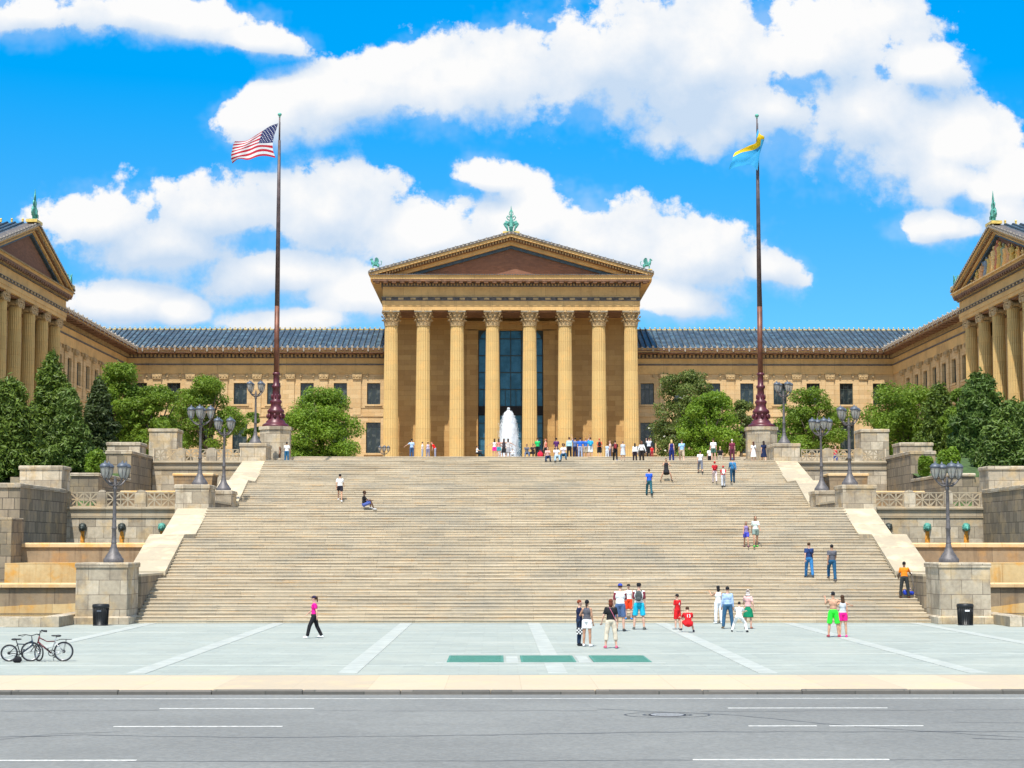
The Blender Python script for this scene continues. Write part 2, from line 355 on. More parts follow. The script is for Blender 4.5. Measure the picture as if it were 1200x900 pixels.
def lamp_glass():
    m, t, b = new_mat('lamp_glass')
    b.inputs['Base Color'].default_value = (0.62,0.60,0.54,1); b.inputs['Roughness'].default_value = 0.35
    b.inputs['Transmission Weight'].default_value = 0.35
    tr = t.n('ShaderNodeBsdfTransparent', None, Color=(0.85,0.86,0.88,1))
    mx = t.n('ShaderNodeMixShader', None, Fac=0.45, i1=b.outputs[0], i2=tr.outputs[0])
    t.put(m.node_tree.nodes['Material Output'].inputs['Surface'], mx.outputs[0])
lamp_glass()
def spray():
    m, t, b = new_mat('water_spray')
    b.inputs['Base Color'].default_value = (0.92,0.95,0.98,1); b.inputs['Roughness'].default_value = 0.5
    tr = t.n('ShaderNodeBsdfTranslucent', None, Color=(0.93,0.96,1.0,1))
    mx = t.n('ShaderNodeMixShader', None, Fac=0.25, i1=b.outputs[0], i2=tr.outputs[0])
    t.put(m.node_tree.nodes['Material Output'].inputs['Surface'], mx.outputs[0])
spray()
def water():
    m, t, b = new_mat('pool_water')
    b.inputs['Base Color'].default_value = (0.10,0.10,0.06,1); b.inputs['Roughness'].default_value = 0.05
    geo = t.n('ShaderNodeNewGeometry'); nz = t.noise(geo.outputs['Position'], 3.0, 3.0)
    bp = t.n('ShaderNodeBump', None, Strength=0.2, Distance=0.05, Height=nz); t.put(b.inputs['Normal'], bp.outputs[0])
water()

_cc = {}
def cloth(c, rough=0.85):
    "one fabric (or skin, hair, leather) material per colour"
    key = (tuple(round(x, 3) for x in c), rough)
    if key in _cc: return _cc[key]
    name = 'fabric_%02d' % len(_cc)
    m, t, b = new_mat(name)
    tc = t.n('ShaderNodeTexCoord'); nz = t.noise(tc.outputs['Object'], 9.0, 4.0)
    t.put(b.inputs['Base Color'], t.mix(t.mr(nz, 0.3, 0.7), c4(tuple(x*0.78 for x in c)), c4(tuple(min(0.9, x*1.12) for x in c))))
    b.inputs['Roughness'].default_value = rough; b.inputs['Specular IOR Level'].default_value = 0.3
    bp = t.n('ShaderNodeBump', None, Strength=0.3, Distance=0.03, Height=nz); t.put(b.inputs['Normal'], bp.outputs[0])
    _cc[key] = m
    return m

# ---------------------------------------------------------------- mesh helpers
ORIGIN = {}
class MB:
    "collects shapes and links them as ONE mesh object"
    def __init__(s, xf=None):
        s.v = []; s.f = []; s.sm = []; s.mi = []; s.xf = xf; s.cur = 0
    def add(s, vs_, fs, smooth=False):
        o = len(s.v)
        for p in vs_:
            p = Vector(p)
            s.v.append(s.xf @ p if s.xf else p)
        for f in fs:
            s.f.append(tuple(i+o for i in f)); s.sm.append(smooth); s.mi.append(s.cur)
        return s
    def box(s, x0, x1, y0, y1, z0, z1):
        s.add([(x0,y0,z0),(x1,y0,z0),(x1,y1,z0),(x0,y1,z0),(x0,y0,z1),(x1,y0,z1),(x1,y1,z1),(x0,y1,z1)],
              [(0,3,2,1),(4,5,6,7),(0,1,5,4),(1,2,6,5),(2,3,7,6),(3,0,4,7)])
        return s
    def bbox(s, x0, x1, y0, y1, z0, z1, b=0.03):
        "box whose top edges are chamfered"
        s.add([(x0,y0,z0),(x1,y0,z0),(x1,y1,z0),(x0,y1,z0),
               (x0,y0,z1-b),(x1,y0,z1-b),(x1,y1,z1-b),(x0,y1,z1-b),
               (x0+b,y0+b,z1),(x1-b,y0+b,z1),(x1-b,y1-b,z1),(x0+b,y1-b,z1)],
              [(0,3,2,1),(8,9,10,11),(0,1,5,4),(1,2,6,5),(2,3,7,6),(3,0,4,7),(4,5,9,8),(5,6,10,9),(6,7,11,10),(7,4,8,11)])
        return s
    def prism(s, poly, a0, a1, axis='x'):
        "poly is a list of (p, q); axis x: (Y, Z) pairs, axis y: (X, Z) pairs, axis z: (X, Y) pairs"
        n = len(poly)
        def pt(p, q, a): return {'x': (a,p,q), 'y': (p,a,q), 'z': (p,q,a)}[axis]
        vs_ = [pt(p, q, a0) for p, q in poly] + [pt(p, q, a1) for p, q in poly]
        s.add(vs_, [tuple(range(n))[::-1], tuple(range(n, 2*n))] + [(i, (i+1) % n, n+(i+1) % n, n+i) for i in range(n)])
        return s
    def lathe(s, prof, c=(0,0,0), seg=12, smooth=True, sq=1.0):
        n = len(prof); vs_ = []
        for r, z in prof:
            for k in range(seg):
                a = 2*PI*k/seg
                vs_.append((c[0]+r*math.cos(a), c[1]+r*math.sin(a)*sq, c[2]+z))
        fs = []
        for i in range(n-1):
            for k in range(seg):
                k2 = (k+1) % seg
                fs.append((i*seg+k, i*seg+k2, (i+1)*seg+k2, (i+1)*seg+k))
        s.add(vs_, fs, smooth)
        o = len(s.v)
        s.add([vs_[k] for k in range(seg)], [tuple(range(seg))[::-1]])
        s.add([vs_[(n-1)*seg+k] for k in range(seg)], [tuple(range(seg))])
        return s
    def tube(s, pts, rad, seg=6, smooth=True, closed=False):
        pts = [Vector(p) for p in pts]
        n = len(pts)
        if not hasattr(rad, '__len__'): rad = [rad]*n
        rings = []; prev = None
        for i, p in enumerate(pts):
            if closed: d = pts[(i+1) % n]-pts[i-1]
            elif i == 0: d = pts[1]-p
            elif i == n-1: d = p-pts[i-1]
            else: d = pts[i+1]-pts[i-1]
            d = d.normalized() if d.length > 1e-9 else Vector((0,0,1))
            if prev is None:
                ref = Vector((0,0,1)) if abs(d.z) < 0.9 else Vector((1,0,0))
                a = d.cross(ref).normalized()
            else:
                a = (prev-d*prev.dot(d)); a = a.normalized() if a.length > 1e-6 else d.orthogonal().normalized()
            prev = a; b = d.cross(a)
            rings.append([p+(a*math.cos(2*PI*k/seg)+b*math.sin(2*PI*k/seg))*rad[i] for k in range(seg)])
        vs_ = [q for r_ in rings for q in r_]; fs = []
        for i in range(n if closed else n-1):
            j = (i+1) % n
            for k in range(seg):
                k2 = (k+1) % seg
                fs.append((i*seg+k, i*seg+k2, j*seg+k2, j*seg+k))
        if not closed: fs += [tuple(range(seg))[::-1], tuple((n-1)*seg+k for k in range(seg))]
        s.add(vs_, fs, smooth)
        return s
    def ball(s, c, r, seg=10, rings=7, rot=None):
        if not hasattr(r, '__len__'): r = (r,r,r)
        vs_ = []; c = Vector(c)
        for i in range(rings+1):
            ph = PI*i/rings
            for k in range(seg):
                a = 2*PI*k/seg
                p = Vector((r[0]*math.sin(ph)*math.cos(a), r[1]*math.sin(ph)*math.sin(a), -r[2]*math.cos(ph)))
                if rot: p = rot @ p
                vs_.append(c+p)
        fs = []
        for i in range(rings):
            for k in range(seg):
                k2 = (k+1) % seg
                fs.append((i*seg+k, i*seg+k2, (i+1)*seg+k2, (i+1)*seg+k))
        s.add(vs_, fs, True)
        return s
    def build(s, name, mat, parent=None, origin=None, local=False):
        mats = mat if isinstance(mat, (list, tuple)) else [mat]
        me = bpy.data.meshes.new(name)
        if parent is not None:
            if local: off = Vector((0,0,0)); o_w = ORIGIN[parent.name]
            else: off = ORIGIN[parent.name]; o_w = off
        else:
            off = Vector(origin) if origin is not None else Vector((0,0,0)); o_w = off
        me.from_pydata([tuple(p-off) for p in s.v], [], s.f)
        me.polygons.foreach_set('use_smooth', s.sm)
        for m in mats: me.materials.append(M[m] if isinstance(m, str) else m)
        if len(mats) > 1: me.polygons.foreach_set('material_index', s.mi)
        me.validate(); me.update()
        ob = bpy.data.objects.new(name, me); col.objects.link(ob)
        if parent is not None: ob.parent = parent
        else: ob.location = off
        ORIGIN[ob.name] = o_w.copy()
        return ob

def tag(o, label=None, cat=None, group=None, kind=None):
    if label: o['label'] = label
    if cat: o['category'] = cat
    if group: o['group'] = group
    if kind: o['kind'] = kind
    return o
def thing(name, label, cat, loc=(0,0,0), rz=0.0, group=None):
    o = bpy.data.objects.new(name, None); col.objects.link(o)
    o.location = loc; o.rotation_euler = (0,0,rz); o.empty_display_size = 0.3
    ORIGIN[o.name] = Vector(loc)
    return tag(o, label, cat, group)
def kids(o): return [c for c in bpy.data.objects if c.parent == o]
def copy_tree(src, loc, rz, label=None, group=None):
    def rec(o, par):
        c = o.copy(); col.objects.link(c); c.parent = par
        for ch in KIDS[o.name]: rec(ch, c)
        return c
    KIDS = {}
    def scan(o):
        KIDS[o.name] = kids(o)
        for ch in KIDS[o.name]: scan(ch)
    scan(src)
    r = rec(src, None); r.location = loc; r.rotation_euler = (0,0,rz)
    if label: r['label'] = label
    if group: r['group'] = group
    return r
# ================================================================ THE SETTING
def struct(name, mb, mat): return tag(mb.build(name, mat), kind='structure')

g = MB(); g.add([(-3000,-3000,-0.30),(3000,-3000,-0.30),(3000,4000,-0.30),(-3000,4000,-0.30)], [(0,1,2,3)]); struct('ground', g, 'earth')
g = MB(); g.box(-300,300, 9.0, 42.15, -0.29, -0.10); struct('road', g, 'asphalt')
g = MB(); g.box(-300,300, 42.42, 47.2, -0.29, -0.006); struct('pavement', g, 'sidewalk_concrete')
g = MB(); g.box(-300,300, 47.21, 78.75, -0.29, 0.0); g.box(-300,-18.3,78.75,100,-.29,0.0); g.box(18.3,300,78.75,100,-.29,0.0); struct('plaza', g, 'plaza_stone')
g = MB()
x = -120.0
while x < 120:
    ln = 2.4+R.uniform(-.25,.25); dz = R.uniform(-.012,.012); dy = R.uniform(-.012,.012)
    g.bbox(x+.008, x+ln-.008, 42.15+dy, 42.42, -0.28, 0.0+dz, 0.025); x += ln
struct('kerb', g, 'kerb_stone')
g = MB()    # pale joint bands of the plaza
for y in (50.9, 56.3, 62.6, 70.4): g.box(-90,90,y-.06,y+.06,-.1,0.006)
g.box(-90,90,75.9,76.05,-.1,0.006)
struct('plaza_marking', g, 'white_paving')
g = MB()
for k in range(-9, 10):
    xx = k*5.82
    g.box(xx-.27,xx+.27,47.6,78.6,-.1,0.012)
struct('plaza_band_marking', g, 'pale_paving')
g = MB()
for (x0, x1, y) in ((-9.35,-5.75,at(0,830,1).y), ):
    pass
def road_y(py):
    d = ray(600, py); return -(CAMZ+0.10)/d.z*d.y
for (py, pxs) in ((830.0, ((187,368),(853,1040))), (851.0, ((133,331),(877,957),(972,1082))), (890.5, ((-20,160),(812,1042)))):
    y = road_y(py)
    for a, b in pxs: g.box(at(a,py,y).x, at(b,py,y).x, y-.05, y+.05, -.2, -0.096)
g.box(-90,90,41.0,41.06,-.2,-0.096)
struct('road_marking', g, 'road_paint')
# cracks sealed with tar, the patched ring and cover in the carriageway
def ribbon(pts, wd, z):
    g_ = MB(); n = len(pts); vs_ = []
    for i, (x, y) in enumerate(pts):
        wv = wd*(0.7+1.5*R.random())
        vs_ += [(x, y-wv/2, z), (x, y+wv/2, z)]
    g_.add(vs_, [(2*i, 2*i+2, 2*i+3, 2*i+1) for i in range(n-1)])
    return g_
def crack(px_pts, wd):
    out = []
    P_ = [Vector((at(px, py, road_y(py)).x, road_y(py))) for px, py in px_pts]
    for a, b in zip(P_[:-1], P_[1:]):
        n = max(2, int((b-a).length/0.35))
        for i in range(n):
            q = a+(b-a)*(i/n); out.append((q.x, q.y+R.uniform(-.05,.05)))
    out.append((P_[-1].x, P_[-1].y)); return ribbon(out, wd, -0.0975)
g = MB()
for pts, wd in (([(-30,864),(100,861),(200,863),(330,864),(600,861),(760,858),(1240,858)], .045),
                ([(0,866),(60,860),(140,857)], .03), ([(150,891.5),(500,892),(812,891)], .03), ([(1042,891),(1230,891)], .03),
                ([(700,831),(860,838),(960,848),(1060,856),(1230,867)], .05), ([(820,834),(900,834),(1000,833),(1230,832)], .022),
                ([(1115,847),(1230,848)], .022), ([(370,833),(500,833),(700,833)], .02), ([(0,833),(187,832)], .018), ([(1140,866),(1230,869)], .05)):
    c_ = crack(pts, wd); g.add(c_.v, c_.f)
cy = road_y(838.0); cx = at(782,838,cy).x
def ring(g_, r0, r1, z, sx=1.0):
    n = 40; vs_ = []
    for k in range(n):
        a = 2*PI*k/n; j = 1+R.uniform(-.012,.012)
        vs_ += [(cx+sx*r0*j*math.cos(a), cy+r0*math.sin(a)*.62, z), (cx+sx*r1*j*math.cos(a), cy+r1*math.sin(a)*.62, z)]
    g_.add(vs_, [(2*k, 2*k+1, 2*((k+1) % n)+1, 2*((k+1) % n)) for k in range(n)])
ring(g, .88, .93, -.0965); ring(g, .48, .54, -.0965)
struct('road_crack', g, 'tar')
mh = thing('manhole_cover', 'round iron manhole cover inside circular tar rings in the carriageway', 'manhole cover', (cx, cy, -.096))
g = MB(); g.lathe([(.40,-.002),(.40,.006),(.36,.006),(.36,.003)], seg=28); g.build('rim', 'iron_dark', mh, local=True)
g = MB(); g.lathe([(.355,-.002),(.355,.005)], seg=28); 
for k in range(-4,5): g.box(-.25,.25,k*.07-.012,k*.07+.012,.004,.008)
g.build('lid', 'patch_asphalt', mh, local=True)

# three teal gratings let into the plaza
for i, (a, b, lab) in enumerate(((525,590,'teal metal grating in the paving, end one on the bicycle side'), (610,673,'teal metal grating in the paving, middle one of the row of three'),
                            (693,759,'teal metal grating in the paving nearest the woman in beige cropped trousers'))):
    y0, y1 = 52.05, 55.1
    x0, x1 = at(a,771,53.5).x, at(b,771,53.5).x
    t_ = thing('drain_grate', lab, 'grating', ((x0+x1)/2, (y0+y1)/2, 0.0), group='teal gratings in the plaza')
    g = MB(); fx, fy = (x1-x0)/2, (y1-y0)/2
    for (u0,u1,v0,v1) in ((-fx,fx,-fy,-fy+.07),(-fx,fx,fy-.07,fy),(-fx,-fx+.07,-fy+.07,fy-.07),(fx-.07,fx,-fy+.07,fy-.07)): g.box(u0,u1,v0,v1,-.05,.028)
    g.build('frame', 'grate_green', t_, local=True)
    g = MB()
    k = -fy+.12
    while k < fy-.08:
        g.box(-fx+.07,fx-.07,k-.032,k+.032,-.04,.024); k += .11
    g.build('grille', 'grate_green', t_, local=True)
    g = MB(); g.box(-fx+.07,fx-.07,-fy+.07,fy-.07,-.1,.0145); g.build('backing', 'verdigris_dark', t_, local=True)
g = MB()
gx0, gx1 = at(516,771,53.5).x, at(771,771,53.5).x
g.box(gx0-.1,gx1+.1,51.75,52.04,-.1,.0145)
for a, b in ((592,608),(675,691)): g.box(at(a,771,53.5).x+.03,at(b,771,53.5).x-.03,52.05,55.1,-.1,.0145)
struct('grate_surround_paving', g, 'pale_paving')

# upper court, terraces and banks
g = MB(); g.box(-120,120,139.9,300,9.0,10.80); struct('upper_terrace_ground', g, 'sidewalk_concrete')
for s in (-1, 1):
    g = MB()
    X0, X1 = sorted((s*26.6, s*60))
    rows = [(101.5,4.6),(107.7,6.6),(111,7.6),(120,9.2),(130,10.3),(140,10.75)]
    vs_, fs = [], []
    nx = 16
    for (y, z) in rows:
        for k in range(nx+1): vs_.append((X0+(X1-X0)*k/nx, y, z+R.uniform(-.1,.1)))
    for i in range(len(rows)-1):
        for k in range(nx): fs.append((i*(nx+1)+k, i*(nx+1)+k+1, (i+1)*(nx+1)+k+1, (i+1)*(nx+1)+k))
    g.add(vs_, fs, True)
    struct('lawn_bank', g, 'lawn')

# ---------------------------------------------------------------- the great stair
SX = 18.22
FL = [  # y start, y end, z start, steps, y end of the landing behind
    (78.70, 84.10, 0.0, 13, 85.40), (85.40, 90.30, 1.95, 13, 93.50), (93.50, 98.20, 3.90, 12, 107.8),
    (107.8, 113.0, 5.70, 13, 116.4), (116.4, 122.1, 7.65, 13, 136.7), (136.7, 139.9, 9.60, 8, 141.2)]
def stair_z(Y):
    if Y < 78.7: return 0.0
    for (a, b, z, n, l) in FL:
        if Y < b: return z+0.15*(math.floor((Y-a)/((b-a)/n))+1) if Y >= a else z
        if Y < l: return z+0.15*n
    return 10.80
stairs = thing('stone_staircase', 'monumental weathered stone staircase rising from the plaza to the columned museum', 'staircase', (0,78.7,0))
for fi, (a, b, z, n, l) in enumerate(FL):
    g = MB(); td = (b-a)/n; hw = SX if fi < 5 else SX+6
    hw = SX+0.0
    segs = 46
    for i in range(n):
        y0 = a+i*td; zz = z+0.15*(i+1); yb = (a+(i+1)*td) if i < n-1 else l
        dz = R.uniform(-.006,.006)
        # tread slab with a small nosing over a recessed riser
        bx = -hw
        while bx < hw-.01:
            bl = min(hw, bx+R.uniform(1.5,3.6)); bl = hw if hw-bl < .8 else bl
            dz = R.uniform(-.004,.004); ov = R.choice((.014,.018,.022,.026)); dy = R.uniform(-.008,.008); ch = R.uniform(.006,.02)
            g.prism([(y0-ov+dy,zz+dz-ch),(y0-ov+dy+ch,zz+dz),(yb+.06,zz+dz),(yb+.06,zz-.05+dz),(y0-ov+dy,zz-.05+dz)], bx+.003, bl-.003)
            g.prism([(y0+dy,zz-.048),(y0+.5,zz-.048),(y0+.5,zz-.18),(y0+dy,zz-.18)], bx+.003, bl-.003)
            bx = bl
    if l > b+2: g.prism([(b-.3,z+.15*n-.06),(l,z+.15*n-.06),(l,z+.15*n-.5),(b-.3,z+.15*n-.5)], -hw, hw)
    g.build('flight', 'step_stone', stairs)
# ground under stairs is solid
g = MB(); g.prism([(79.4,-.2),(142,-.2),(142,10.0),(139,9.9),(136,9.2),(122,9.2),(116,7.2),(108,5.3),(98.5,5.2),(93.5,3.4),(90,3.3),(85.4,1.5),(84,1.4)], -SX+.1, SX-.1)
g.build('core', 'granite_dark', stairs)

# ---------------------------------------------------------------- walls each side (mirrored)
SIDE = {-1: 'on the American flag side', 1: 'on the yellow flag side'}
def sx(s, a, b): return tuple(sorted((s*a, s*b)))
def star_panel(g, x0, x1, y, z0, z1, th=.10):
    "pierced stone panel: frame with two eight-rayed stars"
    fr = .06
    g.box(x0,x1,y,y+th,z0,z0+fr); g.box(x0,x1,y,y+th,z1-fr,z1)
    g.box(x0,x0+fr,y,y+th,z0+fr,z1-fr); g.box(x1-fr,x1,y,y+th,z0+fr,z1-fr)
    xm = (x0+x1)/2; g.box(xm-.025,xm+.025,y,y+th,z0+fr,z1-fr)
    for c0, c1 in ((x0+fr, xm-.025), (xm+.025, x1-fr)):
        cxx, czz = (c0+c1)/2, (z0+z1)/2; hw, hh = (c1-c0)/2, (z1-z0)/2-fr
        for k in range(8):
            a = k*PI/4+PI/8*0
            dx, dz = math.cos(a), math.sin(a)
            ln = min(hw/abs(dx) if abs(dx) > 1e-6 else 9, hh/abs(dz) if abs(dz) > 1e-6 else 9)
            px_, pz_ = -dz, dx; w0, w1 = .02, .055
            g.prism([(cxx+dx*.05+px_*w0, czz+dz*.05+pz_*w0),(cxx+dx*ln*.98+px_*w1, czz+dz*ln*.98+pz_*w1),
                     (cxx+dx*ln*.98-px_*w1, czz+dz*ln*.98-pz_*w1),(cxx+dx*.05-px_*w0, czz+dz*.05-pz_*w0)], y+.012, y+th-.012, 'y')
        g.lathe([(0.001,0),(.085,0),(.085,th*.8),(0.001,th*.8)], c=(0,0,0), seg=8) if False else None
        g.prism([(cxx+.1*math.cos(q*PI/4), czz+.1*math.sin(q*PI/4)) for q in range(8)], y+.006, y+th-.006, 'y')
def balustrade(t_, s, xa, xb, y, z, panels):
    "posts and pierced panels on a ledge; panels = list of (inner, outer) distances from the axis"
    for (a, b) in panels:
        g = MB(); x0, x1 = sx(s, a, b); star_panel(g, x0, x1, y+.14, z, z+.86); 
        g.build('balustrade_panel', 'balustrade_stone', t_)
    edges = sorted([xa]+[v for p in panels for v in p]+[xb])
    posts = [(edges[i], edges[i+1]) for i in range(0, len(edges), 2)]
    for (a, b) in posts:
        if b-a < .08: continue
        x0, x1 = sx(s, a, b); g = MB(); pr = []
        m = (x0+x1)/2; hw = (x1-x0)/2
        if b-a > .3:
            pr = [(x0,z),(x1,z),(x1,z+.74),(m+hw*.82,z+.86),(m+hw*.45,z+.95),(m,z+.98),(m-hw*.45,z+.95),(m-hw*.82,z+.86),(x0,z+.74)]
            g.prism(pr, y+.02, y+.45, 'y')
        else: g.box(x0,x1,y+.05,y+.4,z,z+.9)
        g.build('balustrade_post', 'granite', t_)

def mask_fountain(t_, x, y, z, mat, big):
    "spouting head with flared collar, and the streak its water left on the wall"
    g = MB()
    g.ball((x,y-.12,z),(.23,.2,.27), 12, 9)
    g.ball((x,y-.30,z-.06),(.12,.12,.11), 10, 6)
    for k in range(11):
        a = PI*(-.12+1.24*k/10); g.ball((x+.24*math.cos(a), y-.06, z+.27*math.sin(a)), (.075,.06,.075), 6, 4)
    for e in (-1, 1): g.ball((x+e*.09,y-.31,z+.07),(.035,.03,.03), 6, 4); g.ball((x+e*.2,y-.14,z+.2),(.05,.04,.08), 6, 4)
    g.tube([(x,y-.36,z-.12),(x,y-.46,z-.15)], .045, 8)
    for v_ in g.v: v_.x = x+(v_.x-x)*.78; v_.y = y+(v_.y-y)*.85; v_.z = z+(v_.z-z)*.78
    g.build('spout_mask', mat, t_)
    g = MB(); n = 10; L = []; Rr = []
    for i in range(n+1):
        f = i/n; wd = .10+.20*f*.4+R.uniform(-.025,.025)
        L.append((x-wd, y-.006, z-.22-f*1.16)); Rr.append((x+wd, y-.006, z-.22-f*1.16))
    vs_ = [p for pr in zip(L, Rr) for p in pr]
    g.add(vs_, [(2*i, 2*i+1, 2*i+3, 2*i+2) for i in range(n)])
    g.build('rust_stain', 'rust_streak', t_)

for s in (-1, 1):
    sd = SIDE[s]
    # --- cheek wall: piers and sloping slabs beside the steps
    t_ = thing('stair_cheek_wall', 'side wall with pale sloping slabs and lamp piers ' + sd, 'stair side wall', (s*19,80,0))
    x0, x1 = sx(s, SX, 19.85)
    g = MB()
    g.prism([(80.0,-.1),(98.4,-.1),(98.4,5.55),(93.6,3.98),(90.3,3.93),(85.3,2.1),(80.0,2.1)], x0, x1)
    g.prism([(98.4,-.1),(125,-.1),(125,9.6),(122.8,9.5),(116.2,7.68),(113,7.62),(108.4,6.05),(98.4,6.05)], x0, x1)
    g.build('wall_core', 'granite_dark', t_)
    def slab(pts, nm='sloping_slab'):
        g_ = MB(); a, b = sx(s, SX-.10, 19.95)
        top = pts; bot = [(y, z-.22) for y, z in pts][::-1]
        g_.prism(top+bot, a, b); 
        a2, b2 = sx(s, SX-.04, 19.9)
        g_.prism([(y, z-.22) for y, z in pts]+[(y, z-.34) for y, z in pts][::-1], a2, b2)
        g_.build(nm, 'coping_stone', t_)
    slab([(85.25,2.28),(90.3,4.12),(91.0,4.14)])
    slab([(91.02,4.14),(93.6,4.16),(98.2,5.72)])
    slab([(108.5,6.22),(113.0,7.84),(114.4,7.86)])
    slab([(114.42,7.86),(116.2,7.88),(122.9,9.62)])
    a, b = sx(s, SX-.02, 19.9); g = MB(); g.box(a,b,80.0,85.2,2.1,2.2); g.box(a,b,100.4,106.4,6.05,6.17); g.build('coping', 'coping_stone', t_)
    def pier(a_, b_, y0, y1, zb, zt, plinth=0.0, cap=.22):
        g_ = MB(); x0_, x1_ = sx(s, a_, b_)
        g_.box(x0_,x1_,y0,y1,zb,zt-cap)
        if plinth: g_.bbox(x0_-.14,x1_+.14,y0-.14,y1+.14,zb,zb+plinth,.06)
        pr = g_.build('pier', 'granite', t_)
        c_ = MB(); c_.bbox(x0_-.05,x1_+.05,y0-.05,y1+.05,zt-cap,zt,.04); c_.build('cap', 'granite', pr)
    pier(18.35, 20.65, 77.55, 80.1, -.1, 2.76, .46)
    pier(SX-.04, 20.1, 98.0, 100.3, 3.8, 7.02)
    pier(SX-.03, 19.9, 106.4, 108.55, 5.6, 6.96)
    pier(SX+.1, 20.2, 122.95, 126.0, 9.0, 10.9)

    # --- lower fountain wall W1
    t_ = thing('fountain_wall', 'lower wall with pierced balustrade and three spouting masks ' + sd, 'fountain wall', (s*23,99,0))
    x0, x1 = sx(s, 20.12, 26.5)
    g = MB(); g.box(x0,x1,99.0,100.4,-.1,5.14); g.build('wall_face', 'granite', t_)
    g = MB(); g.box(x0,x1,98.94,100.4,5.14,5.2); g.box(x0,x1,98.98,100.4,5.22,5.62); g.bbox(x0,x1,98.86,100.6,5.62,5.76,.04); g.build('ledge', 'balustrade_stone', t_)
    balustrade(t_, s, 20.12, 26.5, 99.0, 5.77, [(20.25,21.95),(22.6,24.3),(24.78,26.4)])
    dx = [20.8, 23.4, 25.6] if s < 0 else [20.7, 23.0, 25.35]
    pxs = (190,143,97) if s < 0 else (966,1087-0,1132)
    for k, (px, mt) in enumerate(zip((190,143,97) if s < 0 else (1041,1086.5,1132), ('verdigris','bronze_dark','bronze_dark') if s < 0 else ('bronze_dark','verdigris','verdigris'))):
        p = at(px, 618, 99.0); mask_fountain(t_, p.x, 99.0, p.z, mt, True)

    # --- upper basin B1 and lower basin B2 with the stained step between, and the front kerb pool
    t_ = thing('upper_fountain_basin', 'upper fountain basin with stained rim under the masks ' + sd, 'fountain basin', (s*23,89,0))
    x0, x1 = sx(s, 19.87, 26.45)
    g = MB(); g.bbox(x0,x1,88.85,89.35,3.45,3.68,.07); g.build('rim', 'rim_stone', t_)
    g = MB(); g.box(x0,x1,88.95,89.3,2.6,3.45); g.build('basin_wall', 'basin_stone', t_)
    g = MB(); g.box(x0,x1,86.6,89.4,0,2.66); g.build('stained_step', 'rust_stone', t_)
    g = MB(); g.box(x0,x1,89.36,98.9,2.6,3.3); g.build('water_surface', 'pool_water', t_)
    t_ = thing('lower_fountain_basin', 'lower fountain basin with pale rim and rust stained front ' + sd, 'fountain basin', (s*25,84,0))
    x0, x1 = sx(s, 20.0, 48)
    g = MB(); g.bbox(x0,x1,83.8,84.4,1.50,1.72,.07); g.build('rim', 'rim_stone', t_)
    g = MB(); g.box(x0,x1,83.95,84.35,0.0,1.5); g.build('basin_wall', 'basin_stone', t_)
    # arched rust stain with a shape of its own
    g = MB(); n = 22; L = []
    xa, xb = s*21.7, s*28.5
    for i in range(n+1):
        f = i/n; h = 0.28+0.78*math.sin(min(1, f*1.15)*PI*.5)*(1 if f < .87 else (1-f)/.13*.9+.1) if s < 0 else 0.15+.62*math.sin(PI*f)
        h = 0.15+0.55*(1-f)**.6+R.uniform(-.02,.02) if s < 0 else .05+.95*math.sin(min(1, .12+f)*PI*.5)+R.uniform(-.02,.02)
        L.append((xa+(xb-xa)*f, 83.944, .25)); L.append((xa+(xb-xa)*f, 83.944, .25+max(.05,h*.72)))
    g.add(L, [(2*i, 2*i+2, 2*i+3, 2*i+1) for i in range(n)]); g.build('rust_stain', 'rust_stone', t_)
    g = MB(); g.box(x0,x1,84.36,86.55,0.0,1.3); g.build('water_surface', 'pool_water', t_)
    t_ = thing('pool_kerb_wall', 'low grey granite kerb wall round the bottom pool ' + sd, 'kerb wall', (s*26,75,0))
    x0, x1 = sx(s, 21.4, 48)
    g = MB(); 
    xx = 21.4
    while xx < 48:
        L_ = 2.6+R.uniform(-.3,.3); a, b = sx(s, xx+.006, min(48,xx+L_)-.006); g.bbox(a,b,75.0+R.uniform(-.01,.01),75.55,-.05,.44,.03); xx += L_
    g.build('kerb_stones', 'granite', t_)
    g = MB(); a, b = sx(s, 20.7, 21.38); g.bbox(a,b,74.9,83.9,-.05,.47,.03); g.build('end_return', 'granite', t_)
    g = MB(); a, b = sx(s, 21.4, 48); g.box(a,b,75.56,83.94,-.05,.22); g.build('water_surface', 'pool_water', t_)

    # --- big stepped flank wall W0 with pylons
    t_ = thing('terrace_flank_wall', 'tall dark weathered block wall beside the lower fountain ' + sd, 'terrace wall', (s*30,89,0))
    x0, x1 = sx(s, 26.5, 48)
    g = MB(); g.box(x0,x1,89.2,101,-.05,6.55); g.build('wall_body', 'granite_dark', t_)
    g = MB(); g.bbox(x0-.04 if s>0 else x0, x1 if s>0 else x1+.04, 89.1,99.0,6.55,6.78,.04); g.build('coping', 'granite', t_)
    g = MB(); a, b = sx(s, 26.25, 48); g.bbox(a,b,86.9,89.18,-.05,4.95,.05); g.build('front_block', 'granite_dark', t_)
    def pylon(nm_label, a_, b_, y0, y1, zb, zt, mat='granite'):
        g_ = MB(); x0_, x1_ = sx(s, a_, b_)
        o = thing('stone_pylon', nm_label, 'stone pylon', ((x0_+x1_)/2, y0, zb), group='stone pylons stepping up the terraces')
        g_.box(x0_,x1_,y0,y1,zb,zt-.22); g_.build('shaft', mat, o)
        g_ = MB(); g_.bbox(x0_-.06,x1_+.06,y0-.06,y1+.06,zt-.22,zt,.05); g_.build('cap', 'granite', o)
    pylon('lowest square stone pylon standing on the dark flank wall %s' % sd, 26.6, 29.0, 98.0, 99.9, 4.0, 8.1)
    # W between terraces (inner faces of the banks)
    t_ = thing('terrace_side_wall', 'stepped side wall climbing along the middle terrace ' + sd, 'terrace wall', (s*27,107,0))
